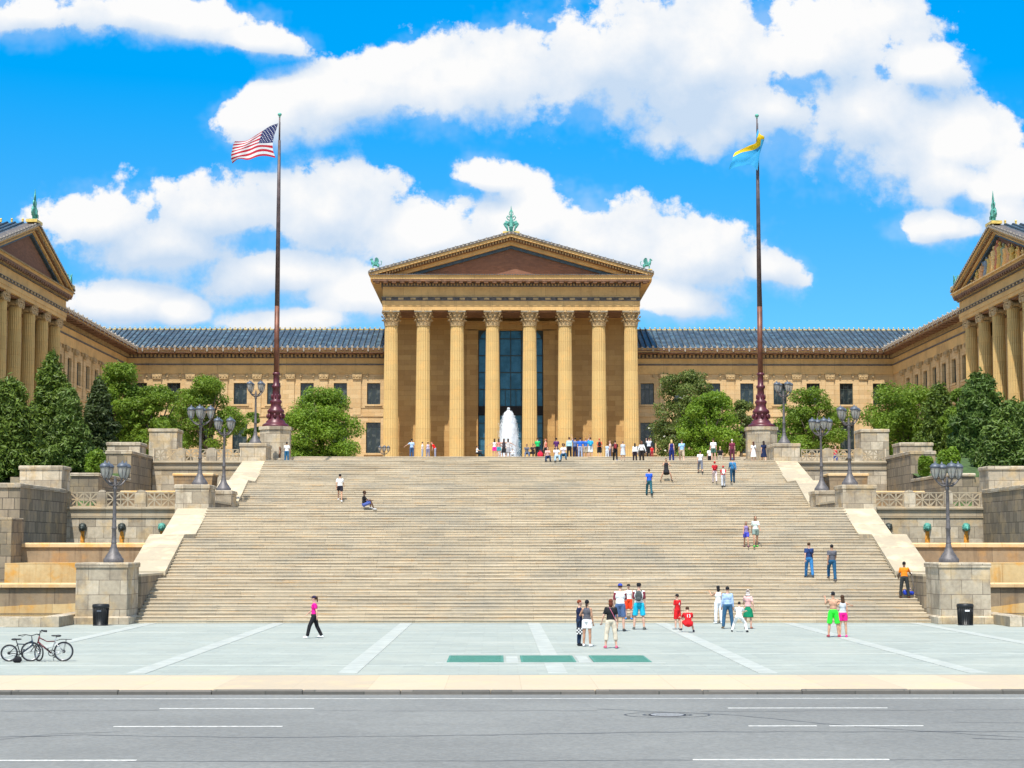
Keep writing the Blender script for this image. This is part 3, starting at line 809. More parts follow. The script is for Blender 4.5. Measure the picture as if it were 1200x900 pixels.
    a, b = sx(s, 26.5, 28.2)
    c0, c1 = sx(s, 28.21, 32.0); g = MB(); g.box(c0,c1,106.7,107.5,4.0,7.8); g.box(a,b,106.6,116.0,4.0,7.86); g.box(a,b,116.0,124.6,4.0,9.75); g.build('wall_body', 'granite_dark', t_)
    g = MB(); a, b = sx(s, 26.45, 28.25); g.bbox(a,b,106.5,115.9,7.86,8.05,.04); g.bbox(a,b,115.95,124.6,9.75,9.97,.04); g.build('coping', 'granite', t_)
    pylon('broad stone pylon at the top corner of the middle terrace ' + sd, 26.9, 29.2, 120.6, 122.8, 8.0, 10.82)
    pylon('topmost stone pylon behind the upper balustrade ' + sd, 25.3, 27.35, 126.0, 128.2, 9.0, 12.15)
    # --- upper wall W2
    t_ = thing('balustraded_wall', 'upper wall with pierced star balustrade ' + sd, 'balustraded wall', (s*23,123,5.7))
    x0, x1 = sx(s, 19.87, 26.45)
    g = MB(); g.box(x0,x1,123.0,124.5,5.0,9.0); g.build('wall_face', 'granite', t_)
    g = MB(); g.box(x0,x1,122.93,124.5,9.0,9.06); g.box(x0,x1,122.98,124.5,9.08,9.46); g.bbox(x0,x1,122.86,124.7,9.46,9.6,.04); g.build('ledge', 'balustrade_stone', t_)
    balustrade(t_, s, 20.25, 26.45, 123.0, 9.61, [(20.3,21.9),(22.6,24.15),(24.75,26.35)])
    # terrace ground between
    g = MB(); a, b = sx(s, 19.87, 26.48); g.box(a,b,100.6,122.9,4.5,5.70); a, b = sx(s, 18.3, 26.48); g.box(a,b,124.75,139.9,8.0,9.62); struct('terrace_ground', g, 'sidewalk_concrete')
    # middle terrace troughs
    def trough(label, xa_, xb_, y, zb, zt):
        o = thing('stone_trough', label, 'trough', ((xa_+xb_)/2, y, zb))
        g_ = MB(); d = .22
        g_.add([(xa_+d,y+d,zb),(xb_-d,y+d,zb),(xb_-d,y+2.2-d,zb),(xa_+d,y+2.2-d,zb),(xa_,y,zt-.15),(xb_,y,zt-.15),(xb_,y+2.2,zt-.15),(xa_,y+2.2,zt-.15)],
               [(0,3,2,1),(4,5,6,7),(0,1,5,4),(1,2,6,5),(2,3,7,6),(3,0,4,7)])
        g_.build('bowl', 'basin_stone', o)
        g_ = MB(); g_.bbox(xa_-.06,xb_+.06,y-.06,y+2.26,zt-.148,zt+.02,.05); g_.build('rim', 'rim_stone', o)
    a, b = sx(s, 21.3, 24.0)
    trough('tapered stone trough before the upper wall ' + sd, a, b, 118.0, 5.7, 8.5)
    a, b = sx(s, 20.2, 25.6)
    trough('long low trough just behind the lower balustrade ' + sd, a, b, 109.0, 5.7, 7.0)

# ---------------------------------------------------------------- lamps
def lamp(px, py_base, Y, zb, rot, label, hs=1.0, group='four-headed lamp posts along the staircase'):
    p = at(px, py_base, Y)
    t_ = thing('street_lamp', label, 'street lamp', (p.x, Y, zb), rot, group)
    g = MB(); g.lathe([(.46*hs,0),(.46*hs,.16*hs),(.40*hs,.22*hs),(.33*hs,.34*hs),(.22*hs,.50*hs),(.15*hs,.68*hs),(.115*hs,.86*hs)], seg=12); g.build('base', 'lamp_metal', t_, local=True)
    g = MB(); g.lathe([(.115*hs,.86*hs),(.13*hs,.90*hs),(.105*hs,.95*hs),(.098*hs,1.5*hs),(.12*hs,1.54*hs),(.12*hs,1.6*hs),(.09*hs,1.66*hs),(.068*hs,3.3*hs),(.10*hs,3.36*hs),(.10*hs,3.44*hs),(.07*hs,3.5*hs),(.07*hs,3.74*hs),(.03,3.95*hs)], seg=10)
    g.build('pole', 'lamp_metal', t_, local=True)
    for k in range(4):
        a = k*PI/2; ca, sa = math.cos(a), math.sin(a); r0 = .56*hs
        g = MB(); pts = []
        for i in range(8):
            f = i/7; r = .05*hs+(r0-.05*hs)*f; z = (3.52+.30*f**2.0 - .03*math.sin(f*PI))*hs
            pts.append((ca*r, sa*r, z))
        g.tube(pts, [.05*hs]*4+[.042*hs]*4, 6)
        g.tube([(ca*.1*hs,sa*.1*hs,3.66*hs),(ca*.26*hs,sa*.26*hs,3.63*hs),(ca*.36*hs,sa*.36*hs,3.68*hs)], .02*hs, 5)
        arm = g.build('arm', 'lamp_metal', t_, local=True)
        c = (ca*r0, sa*r0, 3.84*hs)
        g = MB(); g.lathe([(.05*hs,0),(.09*hs,.04*hs),(.15*hs,.16*hs),(.20*hs,.34*hs),(.21*hs,.52*hs)], c, 12); lan = g.build('lantern_glass', 'lamp_glass', t_, local=True)
        g = MB(); g.lathe([(.22*hs,.50*hs),(.245*hs,.52*hs),(.245*hs,.57*hs),(.21*hs,.63*hs),(.15*hs,.69*hs),(.06*hs,.72*hs),(.045*hs,.75*hs),(.02*hs,.82*hs)], c, 12); g.build('lantern_cap', 'lamp_cap', lan, local=True)
        g = MB()
        for q in range(6):
            b = q*PI/3
            g.tube([(c[0]+math.cos(b)*rr*hs, c[1]+math.sin(b)*rr*hs, c[2]+zz*hs) for rr, zz in ((.055,0),(.10,.04),(.16,.16),(.212,.34),(.225,.52))], .014*hs, 4)
        g.lathe([(.06*hs,-.04*hs),(.075*hs,.03*hs)], c, 8); g.build('lantern_cage', 'lamp_metal', lan, local=True)
    return t_
q = math.radians
for (px, py, Y, zb, rot, lab) in (
    (133,657,78.9,2.76,45,'tall grey lamp post on the lowest pier %s' % SIDE[-1]),
    (234,569,99.1,7.02,2,'grey lamp post on the second, larger pier %s' % SIDE[-1]),
    (262,576,107.5,6.96,45,'grey lamp post on the small third pier ' + SIDE[-1]),
    (299,520,124.4,10.9,45,'grey lamp post on the top pier next to the American flagpole'),
    (1112,657,78.9,2.76,8,'tall grey lamp post on the lowest pier %s' % SIDE[1]),
    (996,569,99.1,7.02,24,'grey lamp post on the second, larger pier %s' % SIDE[1]),
    (963,576,107.5,6.96,10,'grey lamp post on the small third pier ' + SIDE[1]),
    (919,520,124.4,10.9,22,'grey lamp post on the top pier next to the blue and yellow flagpole')):
    lamp(px, py, Y, zb, q(rot), lab)
lamp(450, 540, 192.0, 10.8, q(10), 'small distant lamp post before the portico beside the rounded green tree', .86, 'lamp posts before the portico')
lamp(749, 540, 192.0, 10.8, q(10), 'small distant lamp post before the portico beside the magnolia tree', .86, 'lamp posts before the portico')

# ---------------------------------------------------------------- flagpoles and flags
FP = {}
for px, lab, s in ((323,'tall tapering brown flagpole with ornate maroon base flying the American flag',-1),(892,'tall tapering brown flagpole with ornate maroon base flying the blue and yellow flag',1)):
    x = at(px, 500, 128.6).x
    t_ = thing('flagpole_pedestal', 'chamfered stone pedestal under the flagpole ' + SIDE[s], 'pedestal', (x,128.6,9.6))
    g = MB(); oc = 1.22
    def octo(r, c=.42): return [(x+a*r, 128.6+b*r) for a, b in ((1,-c),(1,c),(c,1),(-c,1),(-1,c),(-1,-c),(-c,-1),(c,-1))]
    g.prism(octo(1.12), 9.6, 12.2, 'z'); g.build('shaft', 'granite', t_)
    g = MB(); g.prism(octo(1.3), 9.55, 10.05, 'z'); g.build('plinth', 'granite', t_)
    g = MB(); g.prism(octo(1.2), 12.2, 12.45, 'z'); g.build('cap', 'granite', t_)
    t_ = thing('flagpole', lab, 'flagpole', (x,128.6,12.45), group='flagpoles flanking the staircase')
    g = MB(); g.lathe([(1.12,0),(1.12,.14),(1.0,.22),(.82,.30),(.80,.42),(.70,.50),(.62,.62),(.62,1.0),(.72,1.1),(.70,1.25),(.48,1.42),(.42,1.7),(.50,1.85),(.50,1.95),(.33,2.1),(.28,2.9),(.38,3.0),(.38,3.12),(.26,3.2),(.24,3.9),(.32,3.97),(.32,4.07),(.22,4.15)], seg=18)
    for k in range(8):
        a = k*PI/4; g.ball((.66*math.cos(a),.66*math.sin(a),.82),(.14,.14,.2), 6, 5); g.ball((.36*math.cos(a),.36*math.sin(a),2.3),(.07,.07,.2), 6, 4)
    for v_ in g.v: v_.x *= .9; v_.y *= .9
    g.build('base', 'pole_maroon', t_, local=True)
    topz = at(326, 136, 128.6).z-12.45
    g = MB(); g.tube([(0,0,4.1),(0,0,9.2)], [.20,.19], 14); g.build('lower_pole', 'pole_brown', t_, local=True)
    g = MB(); g.tube([(0,0,9.2),(0,0,topz*.72),(0,0,topz-1.9)], [.188,.145,.105], 12); g.tube([(0,0,topz-1.9),(0,0,topz)], [.07,.05], 8); g.build('upper_pole', 'pole_grey', t_, local=True)
    g = MB(); g.ball((0,0,topz+.12),(.16,.16,.13),10,6); g.lathe([(.05,-.1),(.09,-.05),(.05,0)], (0,0,topz), 8); g.build('finial', 'verdigris', t_, local=True)
    g = MB(); g.tube([(.3,-.25,2.2),(.12,-.16,topz*.5),(.07,-.1,topz-.5)], .012, 4); g.build('halyard', 'pole_grey', t_, local=True)
    FP[s] = x

def grid_interp(ctrl, nu, nv):
    "smooth (Catmull-like bilinear) sampling of a grid of control points"
    rows, cols = len(ctrl), len(ctrl[0])
    def cr(p, t):
        n = len(p)-1; x = t*n; i = min(n-1, int(x)); f = x-i
        p0 = p[max(0,i-1)]; p1 = p[i]; p2 = p[i+1]; p3 = p[min(n,i+2)]
        return 0.5*((2*p1)+(p2-p0)*f+(2*p0-5*p1+4*p2-p3)*f*f+(3*p1-p0-3*p2+p3)*f**3)
    out = []
    for j in range(nv+1):
        colp = [cr([ctrl[r][c] for r in range(rows)], j/nv) for c in range(cols)]
        out.append([cr(colp, i/nu) for i in range(nu+1)])
    return out
def flagmat(name, fn):
    m, t, b = new_mat(name)
    uv = t.n('ShaderNodeUVMap'); sp = t.n('ShaderNodeSeparateXYZ', None, Vector=uv.outputs[0])
    c = fn(t, sp.outputs[0], sp.outputs[1])
    t.put(b.inputs['Base Color'], c); b.inputs['Roughness'].default_value = 0.7
    tr = t.n('ShaderNodeBsdfTranslucent', None, Color=c)
    mx = t.n('ShaderNodeMixShader', None, Fac=0.4, i1=b.outputs[0], i2=tr.outputs[0])
    t.put(m.node_tree.nodes['Material Output'].inputs['Surface'], mx.outputs[0])
def us(t, u, v):
    st = t.m('MODULO', t.m('FLOOR', t.m('MULTIPLY', v, 13.0)), 2.0)      # v = 0 top
    c = t.mix(st, (0.55,0.012,0.035,1), (0.80,0.80,0.80,1))
    can = t.m('MULTIPLY', t.m('LESS_THAN', u, 0.40), t.m('LESS_THAN', v, 7/13))
    # 9 staggered rows of stars
    su = t.m('MULTIPLY', u, 12/0.40); sv = t.m('MULTIPLY', v, 10/(7/13))
    fu = t.m('ROUND', su); fv = t.m('ROUND', sv)
    par = t.m('MODULO', t.m('ADD', fu, fv), 2.0)
    du = t.m('MULTIPLY', t.m('SUBTRACT', su, fu), 0.75); dv = t.m('SUBTRACT', sv, fv)
    ds = t.m('SQRT', t.m('ADD', t.m('MULTIPLY', du, du), t.m('MULTIPLY', dv, dv)))
    ang = t.m('ARCTAN2', du, dv)
    rad = t.m('ADD', 0.27, t.m('MULTIPLY', t.m('COSINE', t.m('MULTIPLY', ang, 5.0)), 0.11))
    star = t.m('MULTIPLY', t.m('LESS_THAN', ds, rad), t.m('LESS_THAN', par, 0.5))
    inb = t.m('MULTIPLY', t.m('GREATER_THAN', t.m('MINIMUM', fu, fv), 0.5), t.m('MULTIPLY', t.m('LESS_THAN', fu, 11.5), t.m('LESS_THAN', fv, 9.5)))
    cc = t.mix(t.m('MULTIPLY', star, inb), (0.012,0.02,0.13,1), (0.8,0.8,0.8,1))
    return t.mix(can, c, cc)
flagmat('us_flag', us)
def by(t, u, v):
    a = t.m('GREATER_THAN', v, t.m('MULTIPLY_ADD', u, -0.40, 0.22)); b = t.m('LESS_THAN', v, t.m('MULTIPLY_ADD', u, -0.22, 0.56))
    return t.mix(t.m('MULTIPLY', a, b), (0.03,0.36,0.70,1), (0.95,0.62,0.01,1))
flagmat('city_flag', by)
def flag(name, label, ctrl_px, Y, depth_fn, mat):
    ctrl = [[at(px, py, Y)+Vector((0, depth_fn(i/(len(r)-1), j/(len(ctrl_px)-1)), 0)) for i, (px, py) in enumerate(r)] for j, r in enumerate(ctrl_px)]
    G = grid_interp(ctrl, 48, 30)
    mb = MB(); vs_ = [p for r in G for p in r]; n = 49
    fs = [(j*n+i, j*n+i+1, (j+1)*n+i+1, (j+1)*n+i) for j in range(30) for i in range(48)]
    mb.add(vs_, fs, True)
    o = mb.build(name, mat, origin=ctrl[0][0])
    uvl = o.data.uv_layers.new(name='UVMap')
    for lp in o.data.loops:
        k = lp.vertex_index; uvl.data[lp.index].uv = ((k % n)/48, (k//n)/30)
    tag(o, label, 'flag'); return o
flag('flag', 'American flag, white stars on blue and red stripes, blown out from its pole', [
    [(326,144.5),(317,148),(308,153.5),(300,157.5),(288,164),(276,167)],
    [(324,151),(315,155),(306,158),(297,162),(286,168),(274,171.5)],
    [(321,160),(313,163.5),(304,164.5),(294,167),(283,173.5),(273,176.5)],
    [(319.5,170),(311,169.5),(302,169.5),(292,173),(281,178.5),(271.5,181)],
    [(320.5,178),(311,175.5),(302,176),(291,180.5),(281,184.5),(271,186)],
    [(323,185),(312,182.5),(302,183),(291,187.5),(281,187.5),(272,191)]], 128.5,
    lambda u, v: -.35*math.sin(u*7+v*2.5)*u*1.2-.15*math.sin(u*15+v*3)*u, 'us_flag')
flag('flag', 'light blue and yellow city flag drooping and twisted round its pole', [
    [(887.5,152),(885.5,158),(885,163),(886,168),(875,172),(862,178)],
    [(888,155),(889,160),(889,165),(882,171),(870,175),(860,181)],
    [(889,159),(893,162),(893,167),(884,174.5),(869,179),(858,186)],
    [(891,162),(894.5,164),(892,172),(884,181),(868,185),(857,190)],
    [(889,184),(888,186),(884,188),(874,189),(863,192),(854.5,195)],
    [(887,201),(883,196.5),(878,193.5),(871,194.5),(861,197.5),(852,202)]], 128.4,
    lambda u, v: -.3-.35*math.sin(u*5+v*3.0)*(.3+u), 'city_flag')

# ---------------------------------------------------------------- bins, fountain
for px, lab in ((119,'black ribbed litter bin beside the pier nearest the bicycles'), (1130,'black ribbed litter bin beside the pier nearest the man in the orange shirt')):
    p = at(px, 731, 76.6)
    t_ = thing('litter_bin', lab, 'litter bin', (p.x, 76.4, 0), group='black litter bins')
    g = MB(); g.lathe([(.33,0),(.33,.05),(.30,.06),(.32,.45),(.33,.80)], seg=24)
    for k in range(24):
        a = 2*PI*k/24; g.tube([(.315*math.cos(a),.315*math.sin(a),.06),(.345*math.cos(a),.345*math.sin(a),.80)], .014, 4)
    g.build('drum', 'bin_black', t_, local=True)
    g = MB(); g.lathe([(.36,.78),(.375,.82),(.375,.90),(.34,.95),(.24,.96),(.24,.90)], seg=24); g.build('lid', 'bin_black', t_, local=True)
    g = MB(); g.box(-.10,.10,-.352,-.34,.62,.69); g.build('plate', 'white_plastic' if px > 1000 else 'lamp_cap', t_, local=True)

p = at(596, 500, 166.0); fx = p.x
ft = thing('fountain', 'tall white water jet spraying in front of the museum portico', 'fountain', (fx,166,10.8))
g = MB(); topz = at(596,478,166).z-10.8
g.lathe([(4.6,0),(4.6,.42),(4.3,.5),(4.0,.5),(4.0,.3)], seg=36); g.build('basin', 'granite', ft, local=True)
g = MB(); g.lathe([(.02,.31),(3.98,.31)], seg=36); g.build('water_surface', 'pool_water', ft, local=True)
g = MB(); rr = random.Random(4)
prof = [(1.0,.3),(1.02,1.2),(.98,2.2),(.90,3.1),(.82,4.0),(.66,4.7),(.50,5.2),(.34,5.5),(.10,5.66)]
hs_ = topz/5.9
rings = 46; seg = 30; vs_ = []
import mathutils
for i in range(rings+1):
    f = i/rings; z = (.3+5.35*f)
    r = None
    for (r0, z0), (r1, z1) in zip(prof[:-1], prof[1:]):
        if z0 <= z <= z1: r = r0+(r1-r0)*(z-z0)/(z1-z0)
    if r is None: r = prof[-1][0]
    for k in range(seg):
        a = 2*PI*k/seg
        nz = mathutils.noise.noise(Vector((math.cos(a)*2.2, math.sin(a)*2.2, z*.8)))+.5*mathutils.noise.noise(Vector((math.cos(a)*6, math.sin(a)*6, z*1.6)))
        rk = r*(.86+.13*nz); vs_.append((rk*math.cos(a), rk*math.sin(a), z*hs_))
g.add(vs_, [(i*seg+k, i*seg+(k+1) % seg, (i+1)*seg+(k+1) % seg, (i+1)*seg+k) for i in range(rings) for k in range(seg)], True)
for k in range(5200):
    f = rr.random()**.9; z = .3+5.6*f; r = None
    for (r0, z0), (r1, z1) in zip(prof[:-1], prof[1:]):
        if z0 <= z <= z1: r = r0+(r1-r0)*(z-z0)/(z1-z0)
    if r is None: r = .1
    rad = r*(.86+abs(rr.gauss(0,.16))); a = rr.random()*2*PI; sgm = rr.uniform(.010,.026)
    L = sgm*rr.uniform(1,3.2); x, y = rad*math.cos(a), rad*math.sin(a); z *= hs_
    g.add([(x-sgm,y,z),(x+sgm,y,z),(x,y+sgm,z),(x,y,z+L),(x,y,z-L)], [(0,1,3),(1,2,3),(2,0,3),(1,0,4),(2,1,4),(0,2,4)], True)
g.build('water_jet', 'water_spray', ft, local=True)
# ================================================================ THE MUSEUM
mus = thing('museum', 'neoclassical golden sandstone museum with Corinthian portico, blue tiled roofs and flanking wings', 'museum', (0,200,10.8))
T = Matrix.Translation
XC = T((0,200.9,0))
XL = T((-45.4,156.2,0)) @ Matrix.Rotation(PI/2, 4, 'Z')
XR = T((45.4,156.2,0)) @ Matrix.Rotation(-PI/2, 4, 'Z')
def place(src, p, rz):
    "another instance of a museum part (and of its sub-parts) sharing the same meshes"
    c = src.copy(); col.objects.link(c); c.parent = mus
    c.location = Vector(p)-ORIGIN[mus.name]; c.rotation_euler = (0,0,rz)
    for ch in KID.get(src.name, []):
        d = ch.copy(); col.objects.link(d); d.parent = c
    return c
KID = {}
def local_part(name, mb, mat, p=(0,0,0)):
    o = mb.build(name, mat, None); o.parent = mus; o.location = Vector(p)-ORIGIN[mus.name]; ORIGIN[o.name] = Vector(p); return o
def local_sub(name, mb, mat, par):
    o = mb.build(name, mat, None); o.parent = par; KID.setdefault(par.name, []).append(o); ORIGIN[o.name] = ORIGIN[par.name]; return o

# --- columns
def shaft_mesh(z0, z1, rb, rt, flutes, seg_per=4):
    g = MB(); seg = flutes*seg_per; vs_ = []; rings = 9
    for i in range(rings+1):
        f = i/rings; z = z0+(z1-z0)*f; r = rb+(rt-rb)*(f**1.35)
        for k in range(seg):
            a = 2*PI*k/seg; ph = (k % seg_per)/seg_per
            fl = 1-.075*math.sin(PI*ph)
            vs_.append((r*fl*math.cos(a), r*fl*math.sin(a), z))
    g.add(vs_, [(i*seg+k, i*seg+(k+1) % seg, (i+1)*seg+(k+1) % seg, (i+1)*seg+k) for i in range(rings) for k in range(seg)], False)
    return g
def corinthian(h, zb, zt, rb, rt):
    sh = local_part('column', shaft_mesh(.75, zb, rb, rt, 20), 'column_stone')
    g = MB(); g.box(-rb*1.32,rb*1.32,-rb*1.32,rb*1.32,0,.30); g.lathe([(rb*1.28,.30),(rb*1.33,.38),(rb*1.28,.48),(rb*1.12,.52),(rb*1.12,.58),(rb*1.2,.64),(rb*1.12,.72),(rb,.76)], seg=28)
    local_sub('column_base', g, 'column_stone', sh)
    g = MB(); H = zt-zb
    g.lathe([(rt*1.08,zb),(rt*1.12,zb+.07),(rt*1.02,zb+.12),(rt*.98,zb+H*.5),(rt*1.12,zb+H*.8),(rt*1.25,zb+H*.87)], seg=24)
    for tier, (zz, rr, hh, n, off) in enumerate(((zb+.12, rt*1.05, H*.36, 12, 0), (zb+H*.34, rt*1.12, H*.34, 12, PI/12))):
        for k in range(n):
            a = 2*PI*k/n+off; ca, sa = math.cos(a), math.sin(a); w_ = rt*.23
            pts = [(rr,0,w_),(rr*1.08,hh*.55,w_*1.05),(rr*1.28,hh*.92,w_*.75),(rr*1.38,hh*.82,w_*.3)]
            L = []
            for r_, z_, ww in pts: L += [(ca*r_-sa*ww, sa*r_+ca*ww, zz+z_), (ca*(r_+.03), sa*(r_+.03), zz+z_+.02), (ca*r_+sa*ww, sa*r_-ca*ww, zz+z_)]
            fs = []
            for i in range(3): fs += [(3*i,3*i+1,3*i+4,3*i+3),(3*i+1,3*i+2,3*i+5,3*i+4)]
            g.add(L, fs, False)
            g.ball((ca*rr*1.33, sa*rr*1.33, zz+hh*.86), (.09,.09,.09), 6, 4)
    for k in range(4):
        a = PI/4+k*PI/2; ca, sa = math.cos(a), math.sin(a)
        g.tube([(ca*rt*1.05,sa*rt*1.05,zb+H*.55),(ca*rt*1.35,sa*rt*1.35,zb+H*.80),(ca*rt*1.62,sa*rt*1.62,zb+H*.84),(ca*rt*1.66,sa*rt*1.66,zb+H*.74),(ca*rt*1.56,sa*rt*1.56,zb+H*.70)], .09, 6)
        b = k*PI/2; g.ball((math.cos(b)*rt*1.3, math.sin(b)*rt*1.3, zb+H*.90), (.16,.16,.16), 8, 5)
    A = rt*1.36
    ab = []
    for k in range(4):
        a = k*PI/2
        for x_, y_ in ((A,-A*.92),(A*.86,0),(A,A*.92)):
            ab.append((x_*math.cos(a)-y_*math.sin(a), x_*math.sin(a)+y_*math.cos(a)))
    g.prism(ab, zb+H*.86, zt, 'z')
    local_sub('capital', g, 'capital_stone', sh)
    g = MB(); g.lathe([(rt*1.0,zb+H*.5),(rt*1.10,zb+H*.80)], seg=20)
    g2 = MB(); g2.prism([(x*1.02, y*1.02) for x, y in ab], zb+H*.885, zb+H*.92, 'z'); local_sub('capital_band', g2, 'capital_blue', sh)
    return sh
def ionic(zb, zt, rb, rt):
    sh = local_part('column', shaft_mesh(.55, zb, rb, rt, 20), 'column_stone')
    g = MB(); g.box(-rb*1.3,rb*1.3,-rb*1.3,rb*1.3,0,.22); g.lathe([(rb*1.25,.22),(rb*1.3,.3),(rb*1.12,.4),(rb*1.18,.48),(rb,.56)], seg=24)
    local_sub('column_base', g, 'column_stone', sh)
    g = MB(); g.lathe([(rt*1.05,zb),(rt*1.15,zb+.08),(rt*1.05,zb+.14),(rt*1.2,zb+.45)], seg=20)
    for e in (-1, 1):
        for fy in (-1, 1):
            c = (e*rt*1.25, fy*rt*1.02, zb+.42)
            n = 14
            poly = [(c[0]+.40*math.cos(2*PI*k/n), c[2]+.40*math.sin(2*PI*k/n)) for k in range(n)]
            g.prism(poly, min(c[1], c[1]-fy*.2), max(c[1], c[1]-fy*.2), 'y')
            poly = [(c[0]+.14*math.cos(2*PI*k/n), c[2]+.14*math.sin(2*PI*k/n)) for k in range(n)]
            g.prism(poly, min(c[1], c[1]+fy*.07), max(c[1], c[1]+fy*.07), 'y')
        g.tube([(e*rt*1.25,-rt*.9,zb+.42),(e*rt*1.25,0,zb+.42),(e*rt*1.25,rt*.9,zb+.42)], [.34,.22,.34], 10)
    g.box(-rt*1.3,rt*1.3,-rt*1.1,rt*1.1,zb+.55,zb+.75)
    g.box(-rt*1.35,rt*1.35,-rt*1.25,rt*1.25,zb+.752,zt)
    local_sub('capital', g, 'capital_stone', sh)
    return sh

def rows_of(mb, a, b, step, wd, y0, y1, z0, z1):
    n = max(1, int(round((b-a)/step))); st = (b-a)/n
    for i in range(n): c = a+st*(i+.5); mb.box(c-wd/2, c+wd/2, y0, y1, z0, z1)

def temple(XF, big, zbase, zcap, zent, zc0, zc1, zap, hw, over, front, back, roof_back, tymp, orient):
    """entablature, pediment and roof. XF puts the local front (facing -y) in place"""
    def mb(): return MB(XF)
    k = (zc0-zent)/3.27
    za, zb_, zf = zent+1.1*k, zent+1.55*k, zent+2.77*k
    g = mb()
    g.box(-hw,hw,front,back,zent,zent+.5*k); g.box(-hw-.05,hw+.05,front-.05,back,zent+.5*k,za); g.box(-hw+.02,hw-.02,front+.02,back,zb_,zf); g.build('entablature', 'entablature_stone', mus)
    g = mb(); g.box(-hw-.10,hw+.10,front-.10,back,za,za+.12*k); g.box(-hw-.02,hw+.02,front-.02,back,za+.12*k,zb_-.1*k); g.box(-hw-.14,hw+.14,front-.14,back,zb_-.1*k,zb_); g.build('painted_band', 'polychrome_grey', mus)
    g = mb(); rows_of(g, -hw, hw, 1.45*k, .62*k, front-.13, front-.02, za+.12*k, zb_-.1*k); rows_of(g, -hw, hw, .36*k, .18*k, front-.3, front-.14, zf+.12*k, zf+.36*k); g.build('guttae', 'dentil_stone', mus)
    g = mb(); g.box(-hw-.14,hw+.14,front-.14,back,zf,zc0); g.build('dentil_band', 'polychrome_grey', mus)
    # projecting cornice
    W = hw+over
    g = mb(); g.prism([(front-over*.55,zc0),(front-over,zc0+.22),(front-over,zc1-.12),(front-over-.12,zc1),(back,zc1),(back,zc0)], -W+.1, W-.1, 'x'); g.build('cornice', 'entablature_stone', mus)
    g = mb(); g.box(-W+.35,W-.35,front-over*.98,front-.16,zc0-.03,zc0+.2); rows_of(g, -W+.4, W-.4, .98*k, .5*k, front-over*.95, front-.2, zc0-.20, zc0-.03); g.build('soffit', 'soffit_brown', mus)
    g = mb(); g.box(-W+.05,W-.05,front-over-.16,front-over-.11,zc1-.08,zc1-.02); rows_of(g, -W+.1, W-.1, .30, .12, front-over-.2, front-over-.12, zc1-.10, zc1+.05); g.build('cornice_beading', 'polychrome_grey' if big else 'dentil_stone', mus)
    # raking cornice
    Wt = W+.12; ztc = zc1+.42; kk = 1.0 if big else .68
    slope = (zap-ztc)/Wt
    def band(o0, o1, y0, y1, clip=True):
        g_ = mb(); o0 *= kk; o1 *= kk
        for e in (-1, 1):
            pts = [(e*Wt, ztc-o0), (0, zap-o0), (0, zap-o1)]
            zl = ztc-o1
            if clip and zl < zc1+.003:
                pts += [(e*(Wt-(zc1+.003-zl)/slope), zc1+.003)]
                if ztc-o0 < zc1+.003: pts[0] = (e*(Wt-(zc1+.003-(ztc-o0))/slope), zc1+.003)
                else: pts.append((e*Wt, zc1+.003))
            else: pts.append((e*Wt, zl))
            g_.prism(pts, y0, y1, 'y')
        return g_
    band(0, .30, front-over-.14, front+.5).build('raking_sima', 'polychrome_grey', mus)
    band(.302, .62, front-over-.02, front+.5).build('raking_cornice', 'entablature_stone', mus)
    band(.622, .98, front-over*.62, front+.5).build('raking_dentil_band', 'soffit_brown', mus)
    band(.982, 1.42*max(k,.9), front-over*.30, front+.5).build('raking_moulding', 'entablature_stone', mus)
    band(1.422*max(k,.9), 1.80*max(k,.9), front+.02, front+.5).build('raking_painted_band', 'polychrome_blue', mus)
    # beads along the rake
    g = mb()
    ln = math.hypot(Wt, zap-ztc); n = int(ln/.46)
    for e in (-1, 1):
        for i in range(n):
            f = (i+.5)/n; x = e*Wt*(1-f); z = ztc+(zap-ztc)*f
            g.box(x-.10,x+.10,front-over-.20,front-over-.141,z-.25,z-.08)
            if i % 2 == 0: g.box(x-.06,x+.06,front-over-.12,front-over+.04,z-.02,z+.10)
    g.build('rake_beading', 'antefix_white', mus)
    g = mb(); n = int(ln/.34)
    for e in (-1, 1):
        for i in range(3, n):
            f = (i+.5)/n; x = e*Wt*(1-f); z = ztc+(zap-ztc)*f
            if z-.95 > zc1+.05: g.box(x-.08,x+.08,front-over*.85,front-over*.6,z-.93*kk,z-.68*kk)
    g.build('rake_dentils', 'dentil_stone', mus)
    # tympanum
    g = mb(); g.prism([(-Wt+2,zc1),(Wt-2,zc1),(0,zap-.9)], front+.35, front+.6, 'y'); g.build('tympanum', tymp, mus)
    # roof with tile ribs
    g = mb()
    for e in (-1, 1):
        g.prism([(0,zap-.02),(e*Wt,ztc-.02),(e*Wt,ztc-.3),(0,zap-.35)], front+.5, roof_back, 'y')
    g.build('roof', 'roof_tiles', mus)
    g = mb(); y = front+.9
    while y < roof_back:
        for e in (-1, 1): g.tube([(e*Wt*.995,y,ztc+.03),(0,y,zap+.04)], .11, 5)
        y += .72
    g.build('roof_ribs', 'roof_rib', mus)
    g = mb(); y = front+.9
    while y < roof_back:
        g.box(-.09,.09,y-.07,y+.07,zap+.05,zap+.24); g.ball((0,y,zap+.32), .11, 6, 4)
        y += 1.0
    g.build('ridge_finials', 'gold_trim', mus)
    g = mb(); y = front
    while y < roof_back:
        for e in (-1, 1): g.prism([(e*(Wt+.02),ztc-.2),(e*(Wt+.16),ztc-.15),(e*(Wt+.18),ztc+.16),(e*(Wt+.02),ztc+.05)], y-.11, y+.11, 'y')
        y += .72
    g.build('eave_tiles', 'antefix_white', mus)
    return Wt, ztc

